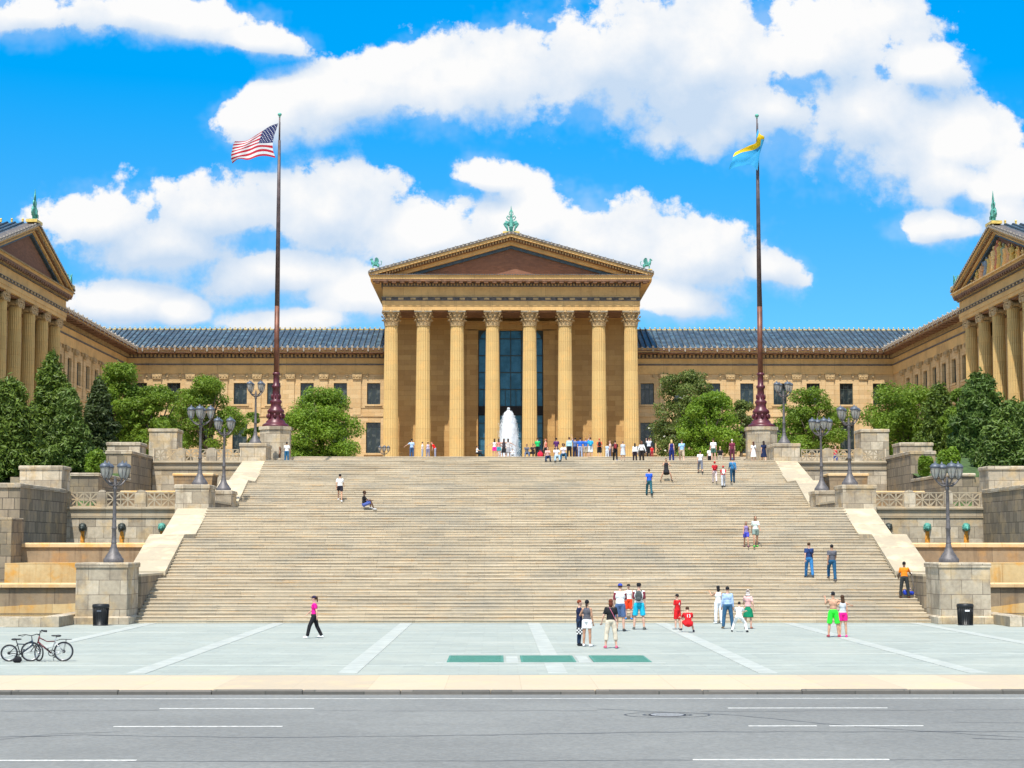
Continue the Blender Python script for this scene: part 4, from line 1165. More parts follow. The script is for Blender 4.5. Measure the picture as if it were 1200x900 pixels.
def acroterion(XF, x, y, z, H):
    g = MB(XF)
    g.box(x-1.0,x+1.0,y-.5,y+.5,z,z+.28); g.build('acroterion_plinth', 'gold_trim', mus)
    g = MB(XF); k = H/3.4
    def q(px_, pz_): return (x+px_*k, y, z+.28+pz_*k)
    g.box(x-.8*k,x+.8*k,y-.3,y+.3,z+.28,z+.36); 
    g.lathe([(.30*k,0),(.22*k,.2*k),(.24*k,.5*k),(.36*k,.62*k),(.2*k,.7*k),(.28*k,1.1*k),(.16*k,1.5*k),(.2*k,1.75*k),(.10*k,2.2*k),(.08*k,2.7*k),(.015*k,3.25*k)], (x,y,z+.3), 8)
    for e in (-1, 1):
        g.tube([q(e*.42,0),q(e*.46,.4),q(e*.62,.75),q(e*.92,.98),q(e*.7,1.1),q(e*.5,1.25)], [.09*k,.11*k,.2*k,.06*k,.16*k,.06*k], 7)
        g.tube([q(e*.25,.75),q(e*.55,1.15),q(e*.68,1.42),q(e*.45,1.3)], [.1*k,.17*k,.05*k,.08*k], 6)
        g.tube([q(e*.12,1.45),q(e*.40,1.55),q(e*.55,1.8),q(e*.42,2.02),q(e*.25,1.95),q(e*.3,1.8)], .07*k, 6)
        g.tube([q(e*.08,2.1),q(e*.24,2.2),q(e*.2,2.45),q(e*.07,2.75)], .055*k, 6)
        g.ball(q(e*.60,.95), (.16*k,.14*k,.2*k), 7, 5)
        g.ball(q(e*.30,1.2), (.14*k,.12*k,.18*k), 7, 5)
    o = g.build('acroterion', 'verdigris', mus)
    g = MB(XF); g.box(x-.2*k,x+.2*k,y-.36*k,y-.30*k,z+.5,z+.28+.62*k); g.build('acroterion_shadow_panel', 'verdigris_dark', mus)
def griffin(XF, x, y, z, e, H=1.35):
    "winged lion-bodied statue sitting over a corner; e is the way it looks"
    k = H/1.35
    g = MB(XF); g.bbox(x-.62*k,x+.62*k,y-.4,y+.4,z,z+.38,.04); g.build('statue_plinth', 'gold_trim', mus)
    g = MB(XF); Z = z+.38
    def q(a, b, c): return (x+e*a*k, y+b*k, Z+c*k)
    g.tube([q(-.42,0,.46),q(-.2,0,.52),q(.1,0,.55),q(.32,0,.66),q(.42,0,.9),q(.47,0,1.08)], [.13*k,.2*k,.19*k,.22*k,.15*k,.10*k], 8)
    g.ball(q(.50,0,1.14), (.16*k,.12*k,.13*k), 8, 6); g.tube([q(.58,0,1.12),q(.72,0,1.08)], [.07*k,.03*k], 6)
    for b in (-.1, .1): g.tube([q(.45,b,1.2),q(.42,b,1.34)], [.04*k,.01], 4)
    for b in (-.13, .13):
        g.tube([q(.30,b,.55),q(.34,b,.3),q(.30,b,.05),q(.42,b,.03)], [.09*k,.06*k,.045*k,.05*k], 6)
        g.tube([q(-.34,b,.45),q(-.24,b,.28),q(-.42,b,.18),q(-.34,b,.03),q(-.22,b,.03)], [.15*k,.1*k,.06*k,.05*k,.05*k], 6)
        g.add([q(.2,b*1.3,.62),q(.05,b*2.0,1.28),q(-.14,b*2.4,1.36),q(-.34,b*2.4,1.18),q(-.36,b*2,.92),q(-.15,b*1.3,.60),
               q(.2,b*.8,.62),q(.05,b*1.4,1.26),q(-.14,b*1.8,1.32),q(-.34,b*1.8,1.14),q(-.36,b*1.5,.9),q(-.15,b*.8,.60)],
              [(0,1,2,3,4,5),(11,10,9,8,7,6)]+[(i,(i+1) % 6,6+(i+1) % 6,6+i) for i in range(6)])
    g.tube([q(-.5,0,.45),q(-.66,0,.55),q(-.72,0,.85),q(-.6,0,.98)], [.04*k,.035*k,.04*k,.06*k], 5)
    g.build('griffin_statue', 'verdigris', mus)

# --- central portico
ZB = 12.55
cc = corinthian(0, 29.45-ZB, 31.27-ZB, .90, .77)
cx_ = [-14.2,-10.4,-6.4,-2.2,2.2,6.4,10.4,14.2]
cc.location = Vector((cx_[0],200.9,ZB))-ORIGIN[mus.name]
for x in cx_[1:]: place(cc, (x,200.9,ZB), 0)
Wt, ztc = temple(XC, True, ZB, 29.45, 31.28, 34.55, 35.3, 40.45, 15.2, 1.45, -.95, 20, 30, 'tympanum_brick', 0)
acroterion(XC, 0, -.9, 40.35, 3.3)
griffin(XC, -Wt+.75, -1.2, ztc+.02, -1); griffin(XC, Wt-.75, -1.2, ztc+.02, 1)
# stepped base of the portico
g = MB()
for i in range(11):
    g.box(-16.8+0*i, 16.8, 195.4+i*.36, 222, 10.8+i*.159, 10.8+(i+1)*.159-.002)
g.build('portico_steps', 'golden_stone', mus)
# portico back wall with the great window opening
g = MB(); yw = 206.4
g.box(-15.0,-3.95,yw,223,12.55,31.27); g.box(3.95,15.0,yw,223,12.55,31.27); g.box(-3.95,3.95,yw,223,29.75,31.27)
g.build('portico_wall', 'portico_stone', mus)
g = MB()
for e in (-1, 1):
    a, b = sorted((e*3.97, e*5.35)); g.box(a,b,yw-.35,yw-.003,12.55,29.6); 
    a, b = sorted((e*14.2, e*15.05)); g.box(a,b,yw-.55,yw-.003,12.55,31.2)
    a, b = sorted((e*9.7, e*11.1))
g.box(-5.5,5.5,yw-.42,yw-.003,29.78,30.5); g.box(-5.8,5.8,yw-.75,yw-.003,30.5,30.75)
g.build('door_surround', 'portico_stone', mus)
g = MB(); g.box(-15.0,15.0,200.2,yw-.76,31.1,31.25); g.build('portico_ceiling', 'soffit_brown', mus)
gw = local_part('great_window', MB().box(-3.93,3.93,0,.12,0,.0001+.2), 'window_frame', (0,yw+.75,12.55))
g = MB(); H = 29.75-12.55
g.box(-3.94,3.94,.02,.06,0,H); local_sub('pane', g, 'sky_glass', gw)
g = MB()
vsx = [-3.9,-2.62,-1.31,0,1.31,2.62,3.9]
for x in vsx: g.box(x-.05,x+.05,-.10,.015,0,H)
for z in [20.45-ZB+2.07*i for i in range(5)]: g.box(-3.94,3.94,-.085,.012,z-.055,z+.055)
for x in (-3.26,-1.96,-.65,.65,1.96,3.26): g.box(x-.03,x+.03,-.07,.01,20.45-ZB,22.52-ZB)
for z in (14.6-ZB,16.6-ZB,18.4-ZB): g.box(-3.94,3.94,-.08,.012,z-.04,z+.04)
for e in (-1, 1): g.prism([(e*3.94,H),(e*3.0,H),(e*3.3,H-.25),(e*3.6,H-.6),(e*3.75,H-1.0),(e*3.94,H-1.3)], -.2, -.06, 'y')
local_sub('mullions', g, 'window_frame', gw)
g = MB(); g.box(-3.94,3.94,-.25,.0,19.35-ZB,20.45-ZB); 
local_sub('spandrel', g, 'dark_interior', gw)
# --- side temples
io = ionic(25.0-12.5, 25.85-12.5, .66, .56)
ys = [156.2+4.62*(i-2.5) for i in range(6)]
first = True
for s in (-1, 1):
    for y in ys:
        rz = PI/2 if s < 0 else -PI/2
        if first: io.location = Vector((s*45.4,y,12.5))-ORIGIN[mus.name]; io.rotation_euler = (0,0,rz); first = False
        else: place(io, (s*45.4,y,12.5), rz)
for XF, s in ((XL,-1),(XR,1)):
    Wq, zq = temple(XF, False, 12.5, 25.0, 25.87, 28.2, 28.7, 33.3, 13.1, .55, -.72, 4, 17, 'tympanum_brick', s)
    acroterion(XF, 0, -.9, 33.2, 3.1)
    griffin(XF, -Wq+.6, -1.0, zq, -1, 1.15); griffin(XF, Wq-.6, -1.0, zq, 1, 1.15)
    g = MB(XF)
    for i in range(6): g.box(-13.4-.25*(5-i), 13.4+.25*(5-i), -2.6+i*.3, 4, 10.8+i*.28, 10.8+(i+1)*.28-.002)
    g.build('temple_steps', 'golden_stone', mus)
    g = MB(XF); g.box(-12.6,12.6,2.6,16,12.5,25.86); g.build('temple_wall', 'golden_stone', mus)
    g = MB(XF); g.box(-12.5,12.5,-.5,2.59,25.70,25.84); g.build('temple_ceiling', 'soffit_brown', mus)
# painted figures in the pediment of one side temple
cols_ = [(.78,.40,.12),(.80,.52,.20),(.55,.18,.09),(.85,.62,.32),(.34,.36,.20),(.82,.44,.14),(.66,.34,.15),(.22,.26,.30),(.82,.55,.14)]
rf = random.Random(3)
for i in range(23):
    u = -10.4+20.8*i/22; zt = 28.72+(33.3-28.7-1.35)*(1-abs(u)/12.2)
    h = max(.7, (zt-28.74)*.98)*rf.uniform(.86,1.0)
    wd = min(.52, h*.24)
    g = MB(XR); y0 = -.55+rf.uniform(-.1,.1)
    lean = rf.uniform(-.12,.12)
    if h > 1.05:
        g.tube([(u,y0,28.72),(u,y0,28.72+h*.3),(u+lean,y0,28.72+h*.55),(u+lean,y0,28.72+h*.78),(u+lean,y0,28.72+h*.86)], [wd*.95,wd*.75,wd*.62,wd*.8,wd*.3], 8)
        g.ball((u+lean,y0-.05,28.72+h*.93), (h*.055,h*.06,h*.075), 8, 6)
        for e in (-1, 1):
            up = rf.random() < .45
            g.tube([(u+lean+e*wd*.75,y0,28.72+h*.76),(u+lean+e*wd*1.35,y0-.1,28.72+h*.58),(u+lean+e*wd*(1.6 if up else .7),y0-.25,28.72+h*(.85 if up else .5))], [wd*.24,wd*.2,wd*.13], 6)
    else:
        e = 1 if u > 0 else -1
        g.tube([(u+e*.7,y0,28.85),(u+e*.2,y0,28.95),(u-e*.25,y0,29.05),(u-e*.4,y0,29.25)], [.1,.2,.22,.1], 8); g.ball((u-e*.45,y0,29.42), .13, 8, 6)
    g.build('pediment_figure', cloth(cols_[i % 9] if i % 4 else (.62,.40,.10), .5), mus)

# --- plain walls with windows
def wall_open(XF, x0, x1, z0, z1, y, ops, depth=.4):
    g = MB(XF)
    xs = sorted({x0, x1} | {o[0] for o in ops} | {o[1] for o in ops}); zs = sorted({z0, z1} | {o[2] for o in ops} | {o[3] for o in ops})
    for i in range(len(xs)-1):
        for j in range(len(zs)-1):
            cx0, cx1, cz0, cz1 = xs[i], xs[i+1], zs[j], zs[j+1]
            if any(o[0] <= cx0 and cx1 <= o[1] and o[2] <= cz0 and cz1 <= o[3] for o in ops): continue
            g.add([(cx0,y,cz0),(cx1,y,cz0),(cx1,y,cz1),(cx0,y,cz1)], [(0,1,2,3)])
    for (a, b, c, d) in ops:
        g.add([(a,y,c),(b,y,c),(b,y,d),(a,y,d),(a,y+depth,c),(b,y+depth,c),(b,y+depth,d),(a,y+depth,d)], [(0,4,5,1),(1,5,6,2),(2,6,7,3),(3,7,4,0)])
    g.box(x0,x1,y+depth+.15,y+depth+.8,z0,z1)
    return g
def window_proto(w_, h, nx, ny):
    g = MB(); t_ = .07
    g.box(-w_/2,w_/2,0,.08,0,t_); g.box(-w_/2,w_/2,0,.08,h-t_,h); g.box(-w_/2,-w_/2+t_,0,.08,t_,h-t_); g.box(w_/2-t_,w_/2,0,.08,t_,h-t_)
    for i in range(1, nx): x = -w_/2+w_*i/nx; g.box(x-.03,x+.03,.01,.07,t_,h-t_)
    for j in ny: g.box(-w_/2+t_,w_/2-t_,.015,.065,h*j-.03,h*j+.03)
    o = local_part('window', g, 'window_frame')
    p = MB(); p.add([(-w_/2+.02,.05,.02),(w_/2-.02,.05,.02),(w_/2-.02,.05,h-.02),(-w_/2+.02,.05,h-.02)], [(0,1,2,3)]); local_sub('pane', p, 'window_glass', o)
    s_ = MB(); s_.box(-w_/2-.25,w_/2+.25,-.48,.0,-.22,-.003); local_sub('sill', s_, 'golden_stone', o)
    return o
WU = window_proto(1.62, 2.62, 3, (.72,)); WL = window_proto(1.78, 3.75, 3, (.0001,.8))
used = {'u': False, 'l': False}
def put_window(kind, p, rz):
    src = WU if kind == 'u' else WL
    if not used[kind]:
        used[kind] = True; src.location = Vector(p)-ORIGIN[mus.name]; src.rotation_euler = (0,0,rz); return
    place(src, p, rz)
def facade(XF, x0, x1, cs, rz, endx=None):
    "two storeys of windows, pilasters, entablature, roof; local wall plane y = 0 facing -y; cs = window centres"
    ops = [(c-.81,c+.81,20.76,23.38) for c in cs]+[(c-.89,c+.89,14.8,18.55) for c in cs]
    wall_open(XF, x0, x1, 10.8, 24.5, 0, ops).build('facade_wall', 'golden_stone', mus)
    for c in cs:
        for kd, z in (('u',20.76),('l',14.8)):
            p = XF @ Vector((c,.30,z)); put_window(kd, p, rz)
    g = MB(XF)
    g.box(x0,x1,-.10,-.002,19.25,19.45); g.box(x0,x1,-.07,-.003,20.3,20.5); g.box(x0,x1,-.25,-.003,10.8,12.2)
    st = cs[1]-cs[0] if len(cs) > 1 else 4.07
    for i in range(len(cs)+1):
        c = cs[0]-st/2+i*st
        if c-.7 < x0 or c+.7 > x1: continue
        g2 = MB(XF); g2.box(c-.5,c+.5,-.15,-.004,19.47,23.85); pl = g2.build('pilaster', 'golden_stone', mus)
        g2 = MB(XF)
        g2.prism([(c-.5,23.85),(c+.5,23.85),(c+.6,24.3),(c+.6,24.48),(c-.6,24.48),(c-.6,24.3)], -.32, -.02, 'y')
        for e in (-.36, 0, .36): g2.ball((c+e,-.32,24.12), (.12,.07,.15), 6, 4)
        for e in (-1.25, 1.25):
            if x0+.3 < c+e < x1-.3: g2.prism([(c+e-.10,24.1),(c+e+.10,24.1),(c+e+.13,24.48),(c+e-.13,24.48)], -.22, -.02, 'y')
        g2.build('pilaster_capital', 'dentil_stone', pl)
    g.build('string_courses', 'golden_stone', mus)
    g = MB(XF)
    g.box(x0,x1,-.12,.3,24.5,25.55); g.box(x0,x1,-.10,.3,25.72,26.4); g.prism([(-.2,27.0),(-1.5,27.05),(-1.5,27.4),(-1.62,27.52),(.3,27.52),(.3,27.0)], x0, x1, 'x')
    g.build('entablature', 'entablature_stone', mus)
    g = MB(XF); g.box(x0,x1,-.2,.3,25.55,25.72); g.box(x0,x1,-.16,.3,26.4,27.0); g.build('painted_band', 'polychrome_grey', mus)
    g = MB(XF); rows_of(g, x0, x1, .48, .24, -.45, -.16, 26.52, 26.86); g.build('dentils', 'dentil_stone', mus)
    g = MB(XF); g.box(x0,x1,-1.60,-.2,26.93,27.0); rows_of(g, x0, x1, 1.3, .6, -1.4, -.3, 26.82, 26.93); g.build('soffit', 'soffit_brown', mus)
    # eave antefixes
    g = MB(XF); n = int((x1-x0)/.64)
    for i in range(n):
        c = x0+.32+i*(x1-x0-.64)/max(1,n-1); h = .34 if i % 3 == 0 else .18
        g.prism([(c-.14,27.53),(c+.14,27.53),(c+.15,27.53+h*.6),(c,27.53+h),(c-.15,27.53+h*.6)], -1.66, -1.52, 'y')
        g.box(c-.09,c+.09,-1.70,-1.63,27.30,27.46)
        if i % 3 == 0: g.prism([(c-.13,27.28),(c+.13,27.28),(c,27.02)], -1.72, -1.63, 'y')
    g.build('eave_tiles', 'antefix_white', mus)
    g = MB(XF); g.box(x0,x1,-1.64,-1.52,27.20,27.29) ; g.build('gutter_band', 'terracotta_red', mus)
def hip_roof(XF, x0, x1, y1, xr0, xr1, zr=31.0):
    "slope up from the eave to the ridge, ends shortened where it meets other roofs"
    g = MB(XF); ye = -1.55
    yb = 2*y1-ye
    g.add([(x0,ye,27.53),(x1,ye,27.53),(xr1,y1,zr),(xr0,y1,zr),(x0,yb,27.53),(x1,yb,27.53)], [(0,1,2,3),(3,2,5,4)])
    g.build('roof', 'roof_tiles', mus)
    lo, hi = min(x0,xr0), max(x1,xr1)
    g = MB(XF); n = int((hi-lo)/.66)
    for i in range(n+1):
        x = lo+(hi-lo)*i/n
        f0, f = 0.0, 1.0
        if x < xr0-1e-6 and xr0 > x0: f = (x-x0)/(xr0-x0)
        if x > xr1+1e-6 and x1 > xr1: f = (x1-x)/(x1-xr1)
        if x > x1+1e-6 and xr1 > x1: f0 = (x-x1)/(xr1-x1)
        if x < x0-1e-6 and x0 > xr0: f0 = (x0-x)/(x0-xr0)
        if f-f0 < .03: continue
        g.tube([(x,ye+(y1-ye)*f0,27.60+(zr-27.53)*f0),(x,ye+(y1-ye)*f,27.60+(zr-27.53)*f)], .095, 5)
    g.build('roof_ribs', 'roof_rib', mus)
    g = MB(XF); n = int((xr1-xr0)/.63)
    for i in range(n+1):
        x = xr0+(xr1-xr0)*i/n
        g.box(x-.05,x+.05,y1-.05,y1+.05,zr,zr+.16); g.ball((x,y1,zr+.24), .085, 6, 4)
    g.box(xr0,xr1,y1-.14,y1+.14,zr-.05,zr+.06)
    g.build('ridge_finials', 'gold_trim', mus)
sp = 4.07
cs = [16.75+sp*k for k in range(8)]
XLk = T((0,208,0))
facade(XLk, 15.06, 47, cs, 0)
facade(XLk, -47, -15.06, [-c for c in reversed(cs)], 0)
hip_roof(XLk, 15.3, 45.4, 8.0, 15.3, 56); hip_roof(XLk, -45.4, -15.3, 8.0, -56, -15.3)
XWL = T((-47,0,0)) @ Matrix.Rotation(PI/2, 4, 'Z')      # local x -> +Y, local -y -> +X
XWR = T((47,0,0)) @ Matrix.Rotation(-PI/2, 4, 'Z')     # local x -> -Y
wc = [172.3+sp*k for k in range(8)]
facade(XWL, 169.0, 208-.01, wc, PI/2)
facade(XWR, -207.99, -169.0, [-c for c in reversed(wc)], -PI/2)
hip_roof(XWL, 168.8, 206.4, 8.0, 168.8, 216); hip_roof(XWR, -206.4, -168.8, 8.0, -216, -168.8)
# near ends of the wings
facade(XWL, 118, 143.3, [120.5+sp*k for k in range(6)], PI/2)
facade(XWR, -143.3, -118, [-(120.5+sp*k) for k in reversed(range(6))], -PI/2)
hip_roof(XWL, 118, 143.4, 8.0, 118, 143.4); hip_roof(XWR, -143.4, -118, 8.0, -143.4, -118)
g = MB()
for s in (-1, 1):
    a, b = sx(s, 48.4, 64); g.box(a,b,118,226,10.8,27.4)
    a, b = sx(s, 15.1, 48.3); g.box(a,b,209.4,226,10.8,27.4)
g.build('building_mass', 'golden_stone', mus)

# ================================================================ TREES
def leafset(g, rnd, lobes, n, size, asp=1.6, droop=0.0, inner=.55, spread=1.0, loose=False):
    tot = sum(l[3]*l[4]*l[5] for l in lobes)
    for (cx0, cy0, cz0, rx, ry, rz) in lobes:
        m = max(8, int(n*(rx*ry*rz)/tot)) if len(lobes) < 400 else max(3, n//len(lobes))
        for _ in range(m):
            th = rnd.random()*2*PI; cph = rnd.uniform(-1,1); sph = math.sqrt(1-cph*cph)
            rad = (inner**3+rnd.random()*(1.0-inner**3))**(1/3)*(1+abs(rnd.gauss(0,.17)) if loose else 1.06)
            d = Vector((sph*math.cos(th), sph*math.sin(th), cph))
            p = Vector((cx0+d.x*rx*rad, cy0+d.y*ry*rad, cz0+d.z*rz*rad))
            nrm = (d*.8+Vector((rnd.gauss(0,.6),rnd.gauss(0,.6),rnd.gauss(0,.6)+.45))).normalized()
            a = nrm.orthogonal().normalized(); a = Matrix.Rotation(rnd.random()*2*PI, 3, nrm) @ a
            if droop: a = (a+Vector((0,0,-droop*rnd.random()))).normalized()
            b = nrm.cross(a).normalized()
            s_ = size*rnd.uniform(.6,1.35); L = s_*asp/2; W_ = s_/2
            g.add([p-a*L, p+b*W_*.8+nrm*.02, p+a*L, p-b*W_*.8+nrm*.02], [(0,1,2,3)])
def deciduous(x, y, z, H, Wd, seed, label, mat, cat='tree', name='deciduous_tree', leafs=7000, size=.30, low=.10, group=None, flowers=0, lob=26, round_=False, inner=.55):
    rnd = random.Random(seed)
    t_ = thing(name, label, cat, (x,y,z), 0, group)
    g = MB(); L = []
    nb = 6
    tips = []
    th = H*.32
    g.tube([(0,0,0),(rnd.uniform(-.1,.1),0,th*.5),(rnd.uniform(-.15,.15),0,th)], [.20*H/7,.15*H/7,.12*H/7], 8)
    for k in range(nb):
        a = 2*PI*k/nb+rnd.uniform(-.3,.3); r_ = Wd*.30*rnd.uniform(.6,1.1); zt = H*rnd.uniform(.5,.85)
        g.tube([(0,0,th*.7),(math.cos(a)*r_*.45,math.sin(a)*r_*.45,th+(zt-th)*.45),(math.cos(a)*r_,math.sin(a)*r_,zt)], [.10*H/7,.07*H/7,.025*H/7], 6)
    g.build('trunk', 'bark', t_, local=True)
    lobes = []
    for k in range(int(lob*2.2)):
        if round_:
            f = rnd.random(); zz = H*(low+(1-low)*f*.92); env = math.sqrt(max(.05,1-(f*1.0-.25)**2*1.6)) if f > .25 else .8+.2*f/.25
        else:
            f = rnd.random(); zz = H*(low+.12+(.80-low)*f); env = math.sin(PI*min(1,max(.12,.22+f*.72)))**.6
        a = rnd.random()*2*PI; rr_ = Wd*.5*env*(rnd.random()**.5)*.84
        s_ = rnd.uniform(.07,.21)*Wd*(.62 if not round_ else .74)
        lobes.append((math.cos(a)*rr_, math.sin(a)*rr_*.9, zz, s_, s_, s_*.66))
    g = MB(); leafset(g, rnd, lobes, int(leafs*2.3), size*.64, 1.5, inner=.35, loose=True)
    g.build('crown', mat, t_, local=True)
    if flowers:
        g = MB()
        for _ in range(flowers):
            l = rnd.choice(lobes); th_ = rnd.random()*2*PI; cph = rnd.uniform(-.2,1); sp_ = math.sqrt(1-cph*cph)
            g.ball((l[0]+l[3]*1.05*sp_*math.cos(th_), l[1]+l[4]*1.05*sp_*math.sin(th_), l[2]+l[5]*1.05*cph), (.13,.13,.09), 6, 4)
        g.build('blossoms', 'flower_white', t_, local=True)
    return t_
def conifer(x, y, z, H, Wd, seed, label, mat, size=.30, leafs=9000, power=.75, group='conifers behind the terrace walls', feather=1.0, name='conifer'):
    rnd = random.Random(seed)
    t_ = thing(name, label, 'tree', (x,y,z), 0, group)
    g = MB(); g.tube([(0,0,0),(0,0,H*.5),(0,0,H*.95)], [.22*H/9,.13*H/9,.02], 8)
    lobes = []
    n = 110
    for k in range(n):
        f = ((k+.5)/n)**.9; zz = H*(.03+.92*f); R_ = Wd*.5*((1-f)**power)*(1 if f > .12 else .75+2*f)
        a = k*2.39996+rnd.uniform(-.3,.3); rr_ = R_*rnd.uniform(.45,.92)
        s_ = max(.22, Wd*.13*(1-f*.6)*rnd.uniform(.7,1.3))
        if k % 4 == 0: g.tube([(0,0,zz-.1),(math.cos(a)*rr_*.8,math.sin(a)*rr_*.8,zz+.05)], [.04,.012], 4)
        lobes.append((math.cos(a)*rr_, math.sin(a)*rr_, zz+.1*rnd.random(), s_, s_, s_*1.05))
    lobes.append((0,0,H*.96,.16,.16,.5))
    for f in [i/14 for i in range(14)]: lobes.append((0,0,H*(.05+.9*f), Wd*.34*((1-f)**power)+.1, Wd*.34*((1-f)**power)+.1, H*.06))
    g.build('trunk', 'bark', t_, local=True)
    g = MB(); leafset(g, rnd, lobes, int(leafs*2.2), size*.55, 2.6, droop=.35*feather, inner=.3)
    g.build('crown', mat, t_, local=True)
    return t_
def tree_at(px, py_top, py_base, Y, wpx, zg=None):
    tp = at(px, py_top, Y); bs = at(px, py_base, Y); z = bs.z if zg is None else zg
    return tp.x, Y, z, tp.z-z, wpx*Y/2000
A, B = SIDE[-1], SIDE[1]
x, y, z, H, W_ = tree_at(377, 455, 540, 158, 98, 10.8)
deciduous(x, y, z, H, W_*1.02, 11, 'dense rounded bright green tree between the American flagpole and the portico', 'leaf_bright', leafs=15000, size=.24, low=.02, lob=60, round_=True, inner=.75)
x, y, z, H, W_ = tree_at(243, 436, 530, 165, 84, 10.8)
deciduous(x, y, z, H, W_*1.22, 12, 'airy green tree behind the upper balustrade near the American flagpole', 'leaf_mid', leafs=8500, size=.26, low=.12, lob=30, inner=.7)
x, y, z, H, W_ = tree_at(298, 478, 530, 168, 36, 10.8)
deciduous(x, y, z, H, W_, 13, 'small green tree half hidden behind the American flagpole base', 'leaf_mid', leafs=2500, size=.26, lob=14)
x, y, z, H, W_ = tree_at(143, 422, 535, 150, 88, 10.4)
deciduous(x, y, z, H, W_*1.12, 14, 'tall leafy green tree between the conifers and the wing corner, American flag side', 'leaf_mid', leafs=10000, size=.26, low=.04, lob=40, inner=.7)
x, y, z, H, W_ = tree_at(185, 447, 535, 148, 62, 10.4)
deciduous(x, y, z, H, W_*1.25, 15, 'green tree above the topmost pylon on the American flag side', 'leaf_mid', leafs=6500, size=.25, low=.02, lob=28, inner=.7)
x, y, z, H, W_ = tree_at(803, 428, 540, 165, 80, 10.8)
deciduous(x, y, z, H, W_*1.22, 16, 'tall pointed magnolia tree dotted with white blossoms beside the portico', 'leaf_magnolia', name='magnolia_tree', leafs=12000, size=.24, low=.02, lob=52, flowers=34, round_=False, inner=.7)
x, y, z, H, W_ = tree_at(832, 458, 540, 160, 84, 10.8)
deciduous(x, y, z, H, W_*1.12, 17, 'bright green tree in front of the magnolia', 'leaf_bright', leafs=9000, size=.25, low=.05, lob=36, inner=.7)
x, y, z, H, W_ = tree_at(868, 462, 540, 166, 52, 10.8)
deciduous(x, y, z, H, W_*1.2, 18, 'loose thin-leaved tree right beside the blue and yellow flagpole base', 'leaf_magnolia', leafs=3000, size=.26, low=.1, lob=18)
x, y, z, H, W_ = tree_at(950, 452, 530, 162, 84, 10.8)
deciduous(x, y, z, H, W_*1.2, 19, 'airy green tree behind the upper balustrade beside the blue and yellow flag pole', 'leaf_mid', leafs=7500, size=.26, low=.08, lob=30, inner=.7)
x, y, z, H, W_ = tree_at(1058, 446, 535, 150, 82, 10.4)
deciduous(x, y, z, H, W_*1.3, 20, 'broad leafy green tree before the wing corner, yellow flag side', 'leaf_mid', leafs=10500, size=.25, low=.04, lob=42, round_=True, inner=.75)
x, y, z, H, W_ = tree_at(1100, 447, 535, 146, 44, 10.2)
conifer(x, y, z, H, W_*1.5, 21, 'dark green conifer behind the broad leafy tree, yellow flag side', 'leaf_conifer', leafs=9000, power=.42)
x, y, z, H, W_ = tree_at(1122, 452, 535, 140, 40, 10.0)
deciduous(x, y, z, H, W_*1.2, 51, 'leafy green tree wedged between the two conifers, yellow flag side', 'leaf_mid', leafs=6000, size=.25, low=.02, lob=26, round_=True)
x, y, z, H, W_ = tree_at(1148, 433, 560, 133, 82, 9.0)
conifer(x, y, z, H, W_, 22, 'large yellow-green feathery conifer near the temple columns, yellow flag side', 'leaf_conifer_yellow', size=.3, leafs=18000, power=.34, feather=1.4)
x, y, z, H, W_ = tree_at(1188, 470, 570, 118, 104, 8.6)
conifer(x, y, z, H, W_, 23, 'broad blue-green conifer above the lowest pylon, yellow flag side', 'leaf_conifer_blue', size=.27, leafs=15000, power=.40, feather=1.4)
x, y, z, H, W_ = tree_at(12, 440, 575, 112, 88, 8.0)
conifer(x, y, z, H, W_*1.1, 24, 'bushy green conifer at the edge of the picture above the dark flank wall', 'leaf_conifer', size=.27, leafs=14000, power=.48, feather=1.4)
x, y, z, H, W_ = tree_at(62, 409, 570, 122, 74, 8.6)
conifer(x, y, z, H, W_*1.15, 25, 'tallest dark green pointed conifer above the pylon, American flag side', 'leaf_conifer', size=.28, leafs=16000, power=.62, feather=1.2)
x, y, z, H, W_ = tree_at(82, 452, 570, 116, 62, 8.6)
conifer(x, y, z, H, W_, 29, 'blue-green conifer in front of the tallest conifer, American flag side', 'leaf_conifer_blue', size=.26, leafs=9000, power=.55, feather=1.2)
x, y, z, H, W_ = tree_at(116, 442, 565, 128, 62, 9.0)
conifer(x, y, z, H, W_, 26, 'brownish dark conifer between tall conifer and leafy tree, American flag side', 'leaf_conifer_dark', size=.28, leafs=11000, power=.5, feather=1.0)
x, y, z, H, W_ = tree_at(-40, 425, 575, 118, 84, 8.0)
conifer(x, y, z, H, W_, 27, 'conifer mostly outside the picture above the dark flank wall', 'leaf_conifer', size=.3, leafs=6000, power=.5)
def shrub(px, Y, z, wpx, h, seed, label):
    rnd = random.Random(seed); p = at(px, 540, Y); Wd = wpx*Y/2000
    t_ = thing('clipped_shrub', label, 'shrub', (p.x,Y,z), 0)
    g = MB(); g.tube([(0,0,0),(0,0,h*.6)], [.08,.04], 6); g.build('stem', 'bark', t_, local=True)
    g = MB(); lobes = [(rnd.uniform(-.28,.28)*Wd, rnd.uniform(-.2,.2)*Wd, h*rnd.uniform(.3,.75), Wd*.24, Wd*.24, h*.24) for _ in range(14)]
    leafset(g, rnd, lobes, 3600, .14, 1.3, inner=.8); g.build('foliage', 'leaf_bright', t_, local=True)
shrub(111, 112, 7.9, 26, 2.1, 41, 'rounded bright green shrub below the brownish conifer, American flag side')
shrub(1112, 112, 7.9, 26, 2.3, 42, 'rounded bright green shrub behind the lamp heads, yellow flag side')
shrub(1085, 114, 8.0, 18, 1.6, 43, 'small bright green shrub beside the taller shrub, yellow flag side')
